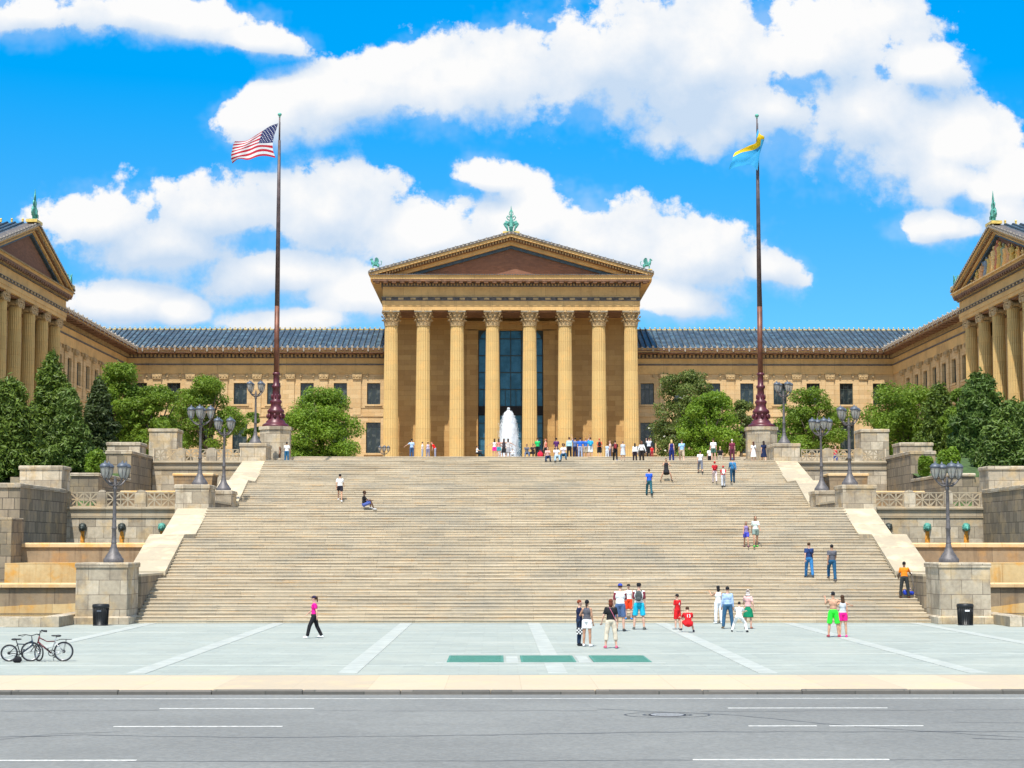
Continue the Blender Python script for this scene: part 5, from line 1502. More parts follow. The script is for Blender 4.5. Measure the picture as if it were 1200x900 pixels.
# ================================================================ PEOPLE
def cone_pts(g, p0, p1, r0, r1, seg=10, flat=1.0, up=None):
    p0, p1 = Vector(p0), Vector(p1); d = (p1-p0).normalized()
    ref = Vector((1,0,0)) if abs(d.x) < .8 else Vector((0,1,0))
    a = (ref-d*ref.dot(d)).normalized(); b = d.cross(a)
    vs_ = []
    for p, r in ((p0,r0),(p1,r1)):
        for k in range(seg):
            t = 2*PI*k/seg; vs_.append(p+a*math.cos(t)*r+b*math.sin(t)*r*flat)
    g.add(vs_, [(k,(k+1) % seg,seg+(k+1) % seg,seg+k) for k in range(seg)]+[tuple(range(seg))[::-1], tuple(seg+k for k in range(seg))], True)
def remesh(g, voxel):
    me = bpy.data.meshes.new('tmp'); me.from_pydata([tuple(p) for p in g.v], [], g.f)
    ob = bpy.data.objects.new('tmp', me); col.objects.link(ob)
    m = ob.modifiers.new('r', 'REMESH'); m.mode = 'VOXEL'; m.voxel_size = voxel; m.use_smooth_shade = True
    s_ = ob.modifiers.new('s', 'SMOOTH'); s_.factor = .5; s_.iterations = 2
    dg = bpy.context.evaluated_depsgraph_get(); ev = ob.evaluated_get(dg); m2 = ev.to_mesh()
    out = MB(); out.add([v.co.copy() for v in m2.vertices], [tuple(p.vertices) for p in m2.polygons], True)
    ev.to_mesh_clear(); bpy.data.objects.remove(ob); bpy.data.meshes.remove(me)
    return out
SK = {'l': (.62,.37,.27), 'm': (.45,.25,.16), 'd': (.13,.07,.045), 't': (.55,.31,.2)}
BLK=(.012,.012,.015); WHT=(.80,.80,.79); NAVY=(.012,.018,.06); GRY=(.13,.13,.15); KHA=(.48,.40,.28); JEAN=(.04,.09,.20); BRN=(.06,.03,.015); RED=(.62,.01,.015)
def person(x, y, z, Ht, rz, label, pose='stand', skin='l', hair=BRN, hs='short', top=WHT, sl='short', bot='trousers', bc=JEAN, shoe=BLK,
           hat=None, arms=None, legs=None, lean=0.0, bag=None, sleeve_c=None, group=None, headyaw=0, number=None, female=False, prop=None, headpitch=0):
    s = Ht/1.75; near = y < 100
    t_ = thing('person', label, 'person', (x,y,z), rz, group)
    D = math.radians
    L = {'stand': [(2,4,3),(-2,2,3)], 'walk': [(24,12,2),(-14,14,2)], 'walk2': [(-12,10,2),(22,20,2)], 'climb': [(46,52,2),(-6,6,2)],
         'sit': [(98,78,9),(90,62,6)], 'squat': [(112,138,16),(100,132,14)], 'wide': [(34,48,26),(34,48,26)], 'apart': [(2,3,8),(-2,2,8)], 'kneel': [(95,100,8),(20,100,6)]}[pose] if legs is None else legs
    th_l, sh_l = .44*s, .42*s
    hipw = .095*s
    def legdir(f, o, side): return Vector((side*math.sin(D(o)), math.sin(D(f))*math.cos(D(o)), -math.cos(D(f))*math.cos(D(o))))
    ext = []
    for (f, k, o), side in zip(L, (-1, 1)):
        a = legdir(f, o, side)*th_l; b = legdir(f-k, o*.6, side)*sh_l
        ext.append((a, b))
    hz = max(-(a.z+b.z) for a, b in ext)+.085*s
    yo = -(ext[0][0].y+ext[0][1].y+ext[1][0].y+ext[1][1].y)/2 if pose in ('sit','squat','kneel') else 0
    pel = Vector((0, yo*1.0, hz))
    upd = Vector((0, math.sin(D(lean)), math.cos(D(lean)))); fw = Vector((0, math.cos(D(lean)), -math.sin(D(lean))))
    J = lambda h, f=0, sx_=0: pel+upd*(h*s)+fw*(f*s)+Vector((sx_*s, 0, 0))
    shw = .165 if female else .187
    waist, chest, neckb, neckt = J(.14), J(.36), J(.53), J(.60, .01)
    hc = J(.70, .02)
    B_ = MB(); vox = .020*s if near else .030*s
    shirt = MB(); pants = MB()
    def torso(g, e):
        if e == 0: g.ball(J(.04), ((.150 if not female else .155)*s, .112*s, .13*s), 14, 8)
        else: g.ball(J(.10), ((.152 if not female else .150)*s+e, .108*s+e, .11*s), 14, 8)
        g.ball(J(.20), ((.140 if not female else .118)*s+e, .10*s+e, .18*s), 14, 8)
        g.ball(J(.37), ((.170 if not female else .145)*s+e, .112*s+e, .17*s), 14, 8)
        g.ball(J(.455, 0), ((shw-.018)*s+e*.5, .080*s+e, .070*s+e*.5), 14, 8)
    torso(B_, 0)
    cone_pts(B_, J(.46), neckt, .062*s, .055*s)
    cone_pts(B_, neckt-upd*.04*s, neckt+upd*.06*s, .055*s, .058*s)
    Rh = Matrix.Rotation(D(headyaw), 3, 'Z') @ Matrix.Rotation(D(-lean*.6-headpitch), 3, 'X')
    B_.ball(hc+upd*.015*s, (.074*s,.090*s,.108*s), 14, 10, Rh)
    B_.ball(hc+Rh @ Vector((0,.025*s,-.05*s)), (.055*s,.062*s,.068*s), 10, 8, Rh)
    B_.ball(hc+Rh @ Vector((0,.098*s,-.005*s)), (.016*s,.022*s,.028*s), 6, 5)
    for e in (-1, 1): B_.ball(hc+Rh @ Vector((e*.076*s,-.005*s,0)), (.014*s,.022*s,.032*s), 6, 5)
    feet = []
    for i, ((a, b), side) in enumerate(zip(ext, (-1, 1))):
        hp = pel+Vector((side*hipw, 0, 0)); kn = hp+a; an = kn+b
        B_.ball(hp, .092*s, 10, 7); cone_pts(B_, hp, kn, .090*s, .058*s); B_.ball(kn, .058*s, 10, 7)
        mid = kn.lerp(an, .3); cone_pts(B_, kn, mid, .054*s, .058*s); cone_pts(B_, mid, an, .058*s, .038*s); B_.ball(an, .038*s, 8, 6)
        shd = b.normalized(); tw = Vector((side*.25, 1, 0)).normalized()
        if b.z > -.8*b.length: tw = Vector((side*.1, max(.2,-b.z/b.length), -.35)).normalized() if b.y < 0 else Vector((0,.6,.75)).normalized()
        feet.append((an, tw))
        B_.ball(an+tw*.06*s-Vector((0,0,.03*s)), (.04*s,.10*s,.035*s), 8, 6, tw.to_track_quat('Y','Z').to_matrix())
        if bot in ('trousers','capri','shorts','long_shorts','leggings'):
            e = {'trousers': .022, 'capri': .024, 'shorts': .022, 'long_shorts': .022, 'leggings': .008}[bot]*s
            endf = {'trousers': 1.0, 'leggings': 1.0, 'capri': .52, 'shorts': -.42, 'long_shorts': -.06}[bot]
            pants.ball(hp, .092*s+e*.7, 10, 7)
            if endf < 0: kk = hp.lerp(kn, 1+endf); cone_pts(pants, hp, kk, .094*s+e*.6, .078*s+e*1.2)
            else:
                cone_pts(pants, hp, kn, .092*s+e*.6, .060*s+e); pants.ball(kn, .060*s+e, 10, 7)
                q_ = kn.lerp(an, endf*.97); cone_pts(pants, kn, q_, .060*s+e, (.045 if bot != 'capri' else .058)*s+e*1.1)
    if bot != 'dress' and bot != 'skirt': pants.ball(J(.04), (.158*s+.012*s, .122*s+.014*s, .135*s), 14, 8); pants.ball(pel+Vector((0,0,-.03*s)), (.13*s,.10*s,.10*s), 12, 8)
    A = arms or {'walk': [(-24,8,20),(26,8,24)], 'walk2': [(26,8,24),(-24,8,18)], 'climb': [(-22,9,25),(28,9,30)], 'sit': [(48,10,40),(40,10,50)],
                 'squat': [(50,16,45),(50,16,45)], 'wide': [(40,18,60),(40,18,60)]}.get(pose, [(4,9,12),(-2,9,12)])
    hands = []
    for i, ((f, o, el), side) in enumerate(zip(A, (-1, 1))):
        sp_ = J(.47, 0, side*(shw-.02))
        def adir(ff, oo): 
            v = Vector((side*math.sin(D(oo)), math.sin(D(ff))*math.cos(D(oo)), -math.cos(D(ff))*math.cos(D(oo))))
            return v
        ua = adir(f, o); el_p = sp_+ua*.275*s; fa = adir(f+el, o-abs(el)*.22 if el >= 0 else o); wr = el_p+fa*.245*s
        B_.ball(sp_, .060*s, 8, 6); cone_pts(B_, sp_, el_p, .053*s, .040*s); B_.ball(el_p, .040*s, 8, 6); cone_pts(B_, el_p, wr, .040*s, .026*s)
        pm = wr+fa*.045*s; B_.ball(pm, (.036*s,.022*s,.055*s), 8, 6, fa.to_track_quat('Z','Y').to_matrix())
        hands.append((wr, fa, side))
        e = .010*s
        if sl in ('short','long','raglan'):
            shirt.ball(sp_, .062*s+e, 10, 7)
            q_ = sp_.lerp(el_p, .72); cone_pts(shirt, sp_, q_, .056*s+e, .046*s+e*1.3)
            if sl in ('long','raglan'): 
                cone_pts(shirt, sp_, el_p, .056*s+e, .042*s+e); shirt.ball(el_p, .042*s+e, 8, 6); cone_pts(shirt, el_p, wr, .042*s+e, .030*s+e*.8)
    body = remesh(B_, vox)
    # fingers: four of unequal length and a thumb, lightly curled
    for (wr, fa, side) in hands:
        px_ = fa.cross(Vector((0,1,0))); px_ = px_.normalized() if px_.length > .1 else Vector((1,0,0)); nrm = fa.cross(px_).normalized()
        base = wr+fa*.075*s
        for k, ln in enumerate((.060,.072,.068,.052)):
            o_ = base+px_*(k-1.5)*.017*s; m1 = o_+fa*ln*.5*s; m2 = m1+(fa*.8+nrm*.5*(-1))*ln*.45*s
            body.tube([o_, m1, m2], [.0095*s,.0088*s,.0065*s], 5)
        o_ = wr+fa*.03*s-px_*side*.03*s
        body.tube([o_, o_+(fa*.6-px_*side*.7)*.035*s, o_+(fa*1.3-px_*side*.8)*.045*s], [.012*s,.010*s,.007*s], 5)
    body.build('body', cloth(SK[skin], .6), t_, local=True)
    if top is not None:
        torso(shirt, .018*s)
        if bot == 'dress':
            hem = J(-.42) if pose not in ('sit',) else J(-.1)
            cone_pts(shirt, J(.10), Vector((hem.x, hem.y, max(.25*s, hem.z))), .16*s, .25*s, 16, .8)
        sh = remesh(shirt, vox) if near or True else shirt
        o = sh.build('shirt' if bot != 'dress' else 'dress', cloth(top), t_, local=True)
        if sleeve_c is not None:
            g = MB()
            for (f, o_, el), side in zip(A, (-1, 1)):
                sp_ = J(.47, 0, side*(shw-.02)); v = lambda ff, oo: Vector((side*math.sin(D(oo)), math.sin(D(ff))*math.cos(D(oo)), -math.cos(D(ff))*math.cos(D(oo))))
                ua = v(f, o_); el_p = sp_+ua*.275*s; e = .016*s
                g.ball(sp_+ua*.02*s, .063*s+e, 10, 7); cone_pts(g, sp_, sp_.lerp(el_p,.9), .058*s+e, .046*s+e)
            remesh(g, vox).build('sleeves', cloth(sleeve_c), t_, local=True)
    if bot in ('skirt',):
        g = MB(); kneez = ext[0][0]; 
        a0 = J(.10); a1 = Vector((0, (ext[0][0].y+ext[1][0].y)/2+pel.y, max(.12, pel.z+(ext[0][0].z+ext[1][0].z)/2+.02*s)))
        cone_pts(g, a0, a0.lerp(a1, .35), .135*s, .19*s, 18, .8); cone_pts(g, a0.lerp(a1, .33), a1, .19*s, .25*s, 18, .85)
        remesh(g, vox).build('skirt', cloth(bc), t_, local=True)
    elif bot != 'dress':
        remesh(pants, vox).build({'trousers':'trousers','leggings':'trousers','capri':'trousers','shorts':'shorts','long_shorts':'shorts'}[bot], cloth(bc), t_, local=True)
    for an, tw in feet:
        g = MB(); q_ = tw.to_track_quat('Y','Z').to_matrix()
        c = an+tw*.055*s-Vector((0,0,.04*s)); g.ball(c, (.052*s,.135*s,.048*s), 10, 6, q_); g.ball(an-Vector((0,0,.015*s)), (.05*s,.06*s,.055*s), 8, 6)
        gm = MB(); lowz = min(v.z for v in g.v); 
        for v in g.v: v.z = max(v.z, min(lowz+.02*s, v.z+.02*s))
        g.build('shoe', cloth(shoe), t_, local=True)
    if hs != 'bald':
        g = MB()
        g.ball(hc+Rh @ Vector((0,-.018*s,.040*s)), (.084*s,.094*s,.088*s), 12, 8, Rh)
        if hs in ('long','bob'):
            dl = .20 if hs == 'long' else .10
            g.ball(hc+Rh @ Vector((0,-.055*s,-.06*s)), (.082*s,.055*s,.12*s), 12, 8, Rh)
            if hs == 'long': g.ball(hc+Rh @ Vector((0,-.085*s,-.16*s)), (.085*s,.040*s,.13*s), 12, 8, Rh)
        if hs == 'curly':
            rn = random.Random(int(x*10))
            for _ in range(22): a = rn.random()*2*PI; g.ball(hc+Rh @ Vector((math.cos(a)*.075*s,-.02*s+math.sin(a)*.08*s, rn.uniform(-.06,.10)*s)), .045*s, 6, 5)
        if hs == 'pony': g.ball(hc+Rh @ Vector((0,-.125*s,.03*s)), (.035*s,.04*s,.07*s), 8, 6, Rh); g.ball(hc+Rh @ Vector((0,-.135*s,-.06*s)), (.03*s,.03*s,.09*s), 8, 6, Rh)
        g.build('hair', cloth(hair), t_, local=True)
    if hat:
        kind, hcol = hat; g = MB()
        if kind == 'cap':
            g.ball(hc+Rh @ Vector((0,-.010*s,.055*s)), (.090*s,.102*s,.080*s), 12, 8, Rh)
            g.ball(hc+Rh @ Vector((0,.105*s,.048*s)), (.062*s,.065*s,.012*s), 10, 5, Rh); g.build('cap', cloth(hcol), t_, local=True)
        elif kind == 'straw':
            g.ball(hc+Rh @ Vector((0,0,.07*s)), (.088*s,.10*s,.07*s), 12, 8, Rh); g.ball(hc+Rh @ Vector((0,0,.05*s)), (.17*s,.18*s,.014*s), 14, 5, Rh); g.build('straw_hat', cloth(hcol), t_, local=True)
        elif kind == 'scarf':
            g.ball(hc+Rh @ Vector((0,-.012*s,.025*s)), (.090*s,.100*s,.110*s), 12, 8, Rh); g.ball(hc+Rh @ Vector((0,-.03*s,-.11*s)), (.11*s,.09*s,.07*s), 12, 8, Rh); g.build('headscarf', cloth(hcol), t_, local=True)
        elif kind == 'band':
            g.lathe([(.094*s,-.014*s),(.096*s,.014*s)], hc+upd*.035*s, 14); g.build('headband', cloth(hcol), t_, local=True)
    if near and headyaw != 0 or (near and abs(((rz % (2*PI))-0)) > 1.0):
        for e in (-1, 1):
            g = MB(); g.ball(hc+Rh @ Vector((e*.031*s,.088*s,.018*s)), (.013*s,.008*s,.008*s), 6, 4); g.build('eye', cloth((.02,.015,.012), .3), t_, local=True)
        g = MB(); g.ball(hc+Rh @ Vector((0,.090*s,-.052*s)), (.024*s,.008*s,.007*s), 6, 4); g.build('mouth', cloth((.35,.10,.09)), t_, local=True)
    if bag:
        for kind, bcol in (bag if isinstance(bag, list) else [bag]):
            g = MB()
            if kind == 'backpack':
                g.ball(J(.34,-.17), (.135*s,.085*s,.20*s), 12, 8); g.ball(J(.22,-.24), (.10*s,.045*s,.09*s), 10, 6)
                for e in (-1,1): g.tube([J(.50,-.10,e*.09),J(.54,.0,e*.10),J(.46,.11,e*.10),J(.28,.10,e*.12),J(.20,-.1,e*.13)], .018*s, 5)
                g.build('backpack', cloth(bcol), t_, local=True)
            elif kind == 'strap':
                g.tube([J(.55,.0,-.06),J(.45,-.115,-.02),J(.28,-.125,.07),J(.12,-.125,.14),J(.02,-.02,.18)], .012*s, 5); g.tube([J(.55,.0,-.06),J(.42,.12,-.0),J(.2,.12,.1),J(.02,.02,.18)], .012*s, 5)
                g.build('bag_strap', cloth(bcol), t_, local=True)
    if number:
        cu = bpy.data.curves.new('tmp', 'FONT'); cu.body = number; cu.size = .20*s; cu.extrude = .004; cu.align_x = 'CENTER'; cu.align_y = 'CENTER'
        tob = bpy.data.objects.new('tmp', cu); col.objects.link(tob); dg = bpy.context.evaluated_depsgraph_get(); m2 = tob.evaluated_get(dg).to_mesh()
        Rl = Matrix.Rotation(D(-lean), 3, 'X'); c = J(.33, -.142)
        g = MB(); g.add([c+Rl @ Vector((v.co.x, -v.co.z, v.co.y)) for v in m2.vertices], [tuple(p.vertices) for p in m2.polygons])
        bpy.data.objects.remove(tob)
        g.build('jersey_number', cloth(WHT), t_, local=True)
    return t_, hands, s, J

def stand_px(px, py):
    "where on plaza or steps a pair of feet seen at this pixel stands"
    d = ray(px, py); t = 30/d.y; 
    while t < 160/d.y:
        Y = d.y*t; zz = CAMZ+d.z*t
        gz = stair_z(Y)
        if zz <= gz+1e-6 and Y > 40:
            return (CAMX+d.x*t, Y+.12 if Y > 78.6 else Y, gz)
        t += .02/d.y
    return (CAMX+ray(px,540).x*142, 142, 10.8)
def top_px(px, Y): p = at(px, 530, Y); return (p.x, Y, stair_z(Y) if Y < 142 else 10.8)
U = math.radians
def P(px, py, hpx, rzdeg, label, Y=None, **k):
    x, y, z = stand_px(px, py) if Y is None else top_px(px, Y)
    if Y is not None and hpx > 0:
        tp = at(px, py-hpx, y); Ht = max(1.0, min(1.95, (tp.z-z)))
    else: Ht = max(.95, min(1.95, hpx*y/2000*.995))
    if 'H' in k: Ht = k.pop('H')
    return person(x, y, z, Ht, U(rzdeg), label, **k)
AW = 0; LF = 90; RT = -90; FR = 180
# ---- on the plaza
P(368,748,50,LF,'person in bright pink top, black trousers and dark cap walking alone across the plaza', pose='walk', top=(.80,.01,.28), sl='short', bot='trousers', bc=BLK, shoe=WHT, hs='pony', hat=('cap',(.03,.02,.05)), female=True)
P(679,757,53,RT+10,'red-haired person in navy top and dark jeans with a checked bag, standing at the grates', hair=(.22,.05,.02), hs='short', top=NAVY, bc=(.012,.03,.07), female=True, arms=[(30,8,60),(20,8,50)], headyaw=-5)
P(688,758,54,AW-18,'person with dark bun, grey sleeveless top and white shorts beside the red-haired person', hair=BLK, hs='pony', top=(.10,.10,.12), sl='none', bot='shorts', bc=WHT, shoe=WHT, female=True, skin='m', arms=[(10,30,80),(0,10,10)])
P(716,760,57,AW,'person in black tee and beige cropped trousers with auburn hair and pink bag strap', hair=(.13,.03,.015), hs='bob', top=BLK, bot='capri', bc=(.62,.54,.42), shoe=(.62,.12,.2), bag=('strap',(.6,.15,.25)), arms=[(0,20,25),(10,14,40)], pose='apart')
P(727,740,55,AW-10,'tall person in white shirt with maroon sleeves, blue cap and denim shorts', hair=BRN, hat=('cap',(.03,.06,.35)), top=WHT, sleeve_c=(.22,.03,.05), bot='long_shorts', bc=(.07,.12,.24), shoe=(.05,.05,.05), arms=[(4,12,15),(25,6,60)])
P(737,729,41,FR,'child in white jersey, orange-red shorts and black cap standing on the bottom step', hat=('cap',BLK), top=WHT, bot='long_shorts', bc=(.75,.05,.01), shoe=(.03,.2,.5), sl='none', headyaw=0)
P(749,738,55,AW-8,'person in black cap with grey backpack, maroon sleeves and turquoise shorts', hair=BLK, hat=('cap',BLK), top=WHT, sleeve_c=(.20,.03,.05), bot='long_shorts', bc=(.01,.42,.62), shoe=(.12,.12,.11), bag=('backpack',(.07,.08,.08)), pose='apart')
P(794,738,41,LF-50,'child in red jersey and red shorts with a black cap, standing behind the crouching one', hat=('cap',BLK), top=RED, bot='long_shorts', bc=RED, shoe=(.3,.3,.3), number='4', skin='l')
P(806,741,38,AW+4,'person in red jersey numbered thirteen crouching on the plaza, seen from behind', pose='squat', H=1.62, hair=BRN, top=RED, sl='short', bot='shorts', bc=RED, number='13', lean=22, shoe=(.05,.05,.06))
P(842,731,44,AW+12,'person with long black hair in white tunic and white trousers raising one arm', hair=BLK, hs='bob', top=WHT, bc=(.74,.75,.78), bot='trousers', shoe=WHT, female=True, arms=[(60,20,70),(4,8,10)], sl='none', skin='t')
P(853,737,49,AW,'dark-haired person in light blue shirt and jeans standing with feet apart', hair=BLK, top=(.38,.52,.75), sl='long', bc=(.03,.10,.19), pose='apart', shoe=(.15,.12,.08))
P(866,741,37,AW-20,'black-haired child in white clothes half crouching beside the green skirt', pose='wide', H=1.35, hair=BLK, top=WHT, bot='trousers', bc=WHT, shoe=BLK, lean=12)
P(877,737,45,AW-14,'person with white headscarf, pale pink top and wide green skirt', hat=('scarf',(.75,.66,.62)), top=(.70,.42,.40), bot='skirt', bc=(.0,.19,.09), shoe=(.3,.12,.08), arms=[(30,14,40),(-14,16,20)], female=True)
P(977,747,53,AW-4,'shirtless person with black hair and headband in neon green shorts', hair=BLK, hat=('band',WHT), top=None, bot='long_shorts', bc=(.03,.85,.04), shoe=(.35,.06,.08), arms=[(60,20,90),(12,72,20)], skin='t', pose='apart')
P(988,747,49,AW+6,'person in pale top with dark sleeve and hot pink shorts leaning against the shirtless one', hair=BRN, hs='long', top=(.55,.57,.60), sl='none', bot='shorts', bc=(.85,.01,.25), shoe=(.8,.05,.3), female=True, arms=[(20,50,70),(-4,8,10)], skin='t')
# ---- on the lower flights
P(949,677,42,AW,'person in navy tee and blue jeans climbing with a dark shoulder bag', pose='walk', hair=BRN, top=(.015,.04,.14), bc=(.03,.17,.40), bag=('strap',BLK), shoe=(.05,.07,.1))
P(976,682,43,AW,'person in grey tee and dark blue jeans climbing, nearest the orange-shirted man', pose='climb', hair=BLK, top=(.10,.10,.12), bc=(.015,.09,.19), skin='m', shoe=(.12,.1,.1))
r_ = P(1061,704,43,AW-14,'person in bright orange shirt and black trousers leaning on a crutch by the pier', hair=BLK, skin='d', top=(.85,.22,.01), sl='short', bc=(.03,.035,.035), lean=14, arms=[(10,16,40),(35,22,40)], pose='apart', shoe=(.1,.04,.02))
root, hands, s_, J_ = r_
wr, fa, _ = hands[1]
ct = thing('crutch', 'thin metal crutch held by the person in the orange shirt', 'crutch', root.location, U(-14))
g = MB(); hp = wr+fa*.05; g.tube([hp+Vector((-.02,0,.08)), hp, Vector((hp.x+.18,hp.y+.05,.02))], [.014,.016,.013], 6); g.build('shaft', 'bike_silver', ct, local=True)
g = MB(); g.tube([Vector((hp.x+.175,hp.y+.045,.05)),Vector((hp.x+.185,hp.y+.05,-.0))], [.022,.026], 8); g.build('rubber_foot', 'bin_black', ct, local=True)
bx_ = thing('carrier_bag', 'crumpled blue bag lying on the step at the orange-shirted person\'s feet', 'bag', (root.location.x+.25, root.location.y+.20, root.location.z+.15))
g = MB(); rb = random.Random(9)
for _ in range(9): g.ball((rb.uniform(-.2,.2),rb.uniform(-.06,.08),rb.uniform(.07,.16)), (rb.uniform(.1,.16),.09,rb.uniform(.08,.13)), 8, 6)
bx2 = remesh(g, .02)
for v in bx2.v: v.z = max(0.0, v.z)
bx2.build('sack', cloth((.02,.05,.42), .4), bx_, local=True)
g = MB(); g.tube([(-.1,0,.2),(-.03,0,.32),(.06,0,.3),(.09,0,.2)], .012, 5); g.build('handle', cloth((.02,.05,.42), .4), bx_, local=True)
P(875,642,31,FR-6,'child in purple and white top with blue shorts walking down hand in hand', pose='walk', hair=BRN, hs='long', top=(.22,.17,.36), sl='none', bot='shorts', bc=(.06,.07,.5), shoe=(.15,.05,.1), skin='m', female=True, headyaw=2)
P(886,643,37,FR+4,'person in pale mint tee, grey shorts and green shoes walking down the steps', pose='walk2', hair=BRN, hs='long', top=(.66,.76,.70), bot='shorts', bc=(.2,.27,.24), shoe=(.05,.5,.06), skin='m', female=True, headyaw=-2)
P(398,590,33,AW,'runner in white tee and black shorts going up the steps alone', pose='climb', hair=BLK, top=WHT, bot='shorts', bc=(.02,.018,.03), shoe=WHT, skin='t')
P(436,600,0,RT+6,'person in black tee and blue shorts sitting alone on the steps', pose='sit', legs=[(128,122,6),(112,88,6)], H=1.7, hair=BLK, hat=('cap',BRN), top=BLK, bot='long_shorts', bc=(.08,.12,.38), shoe=(.5,.5,.5), skin='d', headyaw=4)
P(761,581,32,AW+6,'person in bright blue tee and teal trousers climbing alone below the magnolia', pose='walk', hair=BRN, top=(.02,.10,.62), bc=(.02,.10,.13), shoe=BLK)
P(781,565,0,FR,'person in black squatting astride on the steps doing an exercise', pose='wide', H=1.68, hair=BLK, top=(.02,.02,.025), sl='none', bot='skirt', bc=BLK, skin='m', headyaw=1)
# ---- near the top of the stair
Yt = 126.5
P(328,543,21,RT,'person in brown top half hidden behind the one in white tee at the pedestal', Y=127.6, hair=BLK, hs='long', top=(.20,.11,.06), bc=BRN, female=True, H=1.55, skin='m')
P(336,543,23,AW,'person in white tee and blue jeans standing at the pedestal of the American flagpole', Y=126.8, hair=BLK, top=WHT, bc=(.02,.12,.24), H=1.6, skin='m', arms=[(20,14,50),(10,18,30)])
P(787,546,27,AW,'blond person in navy jumpsuit standing near the magnolia', Y=125.5, hair=(.62,.45,.18), hs='bob', top=(.01,.02,.16), bc=(.01,.02,.13), female=True, sl='none', H=1.70)
P(799,544,28,AW,'person in light blue shirt and khaki shorts carrying a plastic bag', Y=126.0, hair=BRN, top=(.30,.52,.78), bot='long_shorts', bc=(.45,.36,.26), shoe=WHT, pose='walk', H=1.8)
P(821,555,25,AW,'person in white tee and rolled grey trousers coming down, right of the light blue shirt', pose='walk', hair=BLK, top=WHT, bot='capri', bc=(.16,.17,.21), skin='t', H=1.62)
P(832,541,22,AW,'person in white tee and black trousers at the top edge of the steps', Y=137, hair=BRN, top=WHT, bc=BLK, H=1.68)
P(844,541,23,AW-10,'person in black tee and khaki shorts at the top edge of the steps', Y=137, hair=(.5,.35,.15), top=BLK, bot='long_shorts', bc=(.42,.36,.27), H=1.72)
P(836,556,28,AW+3,'person in plain white tee and green shorts just above the child in red', Y=124.0, hair=BRN, top=WHT, bot='shorts', bc=(.05,.12,.09), H=1.7)
P(838,568,26,AW-4,'child in red jersey and red cap with pale pink trousers', pose='walk', hat=('cap',RED), top=(.50,.015,.02), bc=(.62,.52,.52), H=1.45, bag=('backpack',(.4,.01,.02)))
P(848,573,25,AW,'child in red jersey, red cap and grey trousers with a white backpack', pose='walk2', hat=('cap',RED), top=RED, bc=(.48,.50,.54), H=1.42, bag=('backpack',WHT), shoe=BLK)
P(858,547,22,AW,'grey-haired person in maroon shirt above the blue jacket', Y=123.5, hair=(.6,.55,.5), top=(.17,.02,.05), bc=(.10,.02,.04), H=1.62)
P(859,568,30,AW,'person in blue jacket and dark jeans with a grey shoulder bag', pose='walk2', hair=(.06,.10,.16), top=(.03,.17,.36), sl='long', bc=(.01,.06,.12), H=1.68, bag=('strap',(.35,.35,.4)))
P(883,545,24,AW+8,'long-haired person in white jacket and white dress near the pedestal', Y=126.6, hair=(.10,.045,.03), hs='long', top=WHT, bot='dress', female=True, H=1.64, bag=('strap',BLK))
P(895,545,25,AW-4,'long-haired person in dark navy dress walking beside the white jacket', Y=126.3, hair=(.03,.02,.02), hs='long', top=(.01,.02,.07), bot='dress', female=True, H=1.72, pose='walk', shoe=WHT)
P(721,548,23,AW,'person in black with a dark red backpack going up to the terrace', Y=123.2, pose='walk', hair=BRN, top=BLK, bc=BLK, bag=('backpack',(.22,.02,.03)), H=1.55, shoe=(.2,.2,.4))
P(730,548,22,AW+10,'person in pale grey patterned dress beside the dark red backpack', Y=123.0, hair=(.25,.15,.08), top=(.50,.54,.58), bot='dress', female=True, H=1.45)
P(744,543,20,AW,'person with long black hair, white blouse and black trousers, shorter of the pair', Y=126.0, hair=BLK, hs='long', top=WHT, sl='long', bc=(.02,.012,.02), female=True, H=1.48)
P(752,542,23,AW,'person with brown hair and wide white top beside the black-haired one', Y=126.4, hair=(.16,.07,.04), hs='bob', top=WHT, sl='long', bc=(.02,.015,.015), female=True, H=1.66, arms=[(-10,20,10),(-10,22,10)])
# sitting at the top of the steps
P(642,546,0,FR,'seated person in pale pink top and dark jeans, lowest of the three sitting together', Y=121.4, pose='sit', H=1.55, hair=BRN, hs='long', top=(.62,.36,.32), bc=(.01,.03,.08), female=True)
P(653,547,0,FR+4,'seated person in white top and light jeans in the middle of the three', Y=121.3, pose='sit', H=1.62, hair=BLK, hs='short', top=(.70,.68,.70), bc=(.32,.44,.52), shoe=BLK)
P(660,545,0,FR-4,'seated person with curly hair in white top leaning over the middle one', Y=122.2, pose='sit', H=1.75, hair=BRN, hs='curly', top=(.66,.58,.60), bc=(.02,.08,.15), female=True)
# on the upper terrace (feet hidden by the top step)
def Q(px, top_y, Y, rz, label, **k):
    x, y, z = top_px(px, Y); 
    Ht = k.pop('H', None) or max(.95, min(1.9, at(px, top_y, Y).z-z))
    return person(x, y, z, Ht, U(rz), label, **k)
SKN = {}
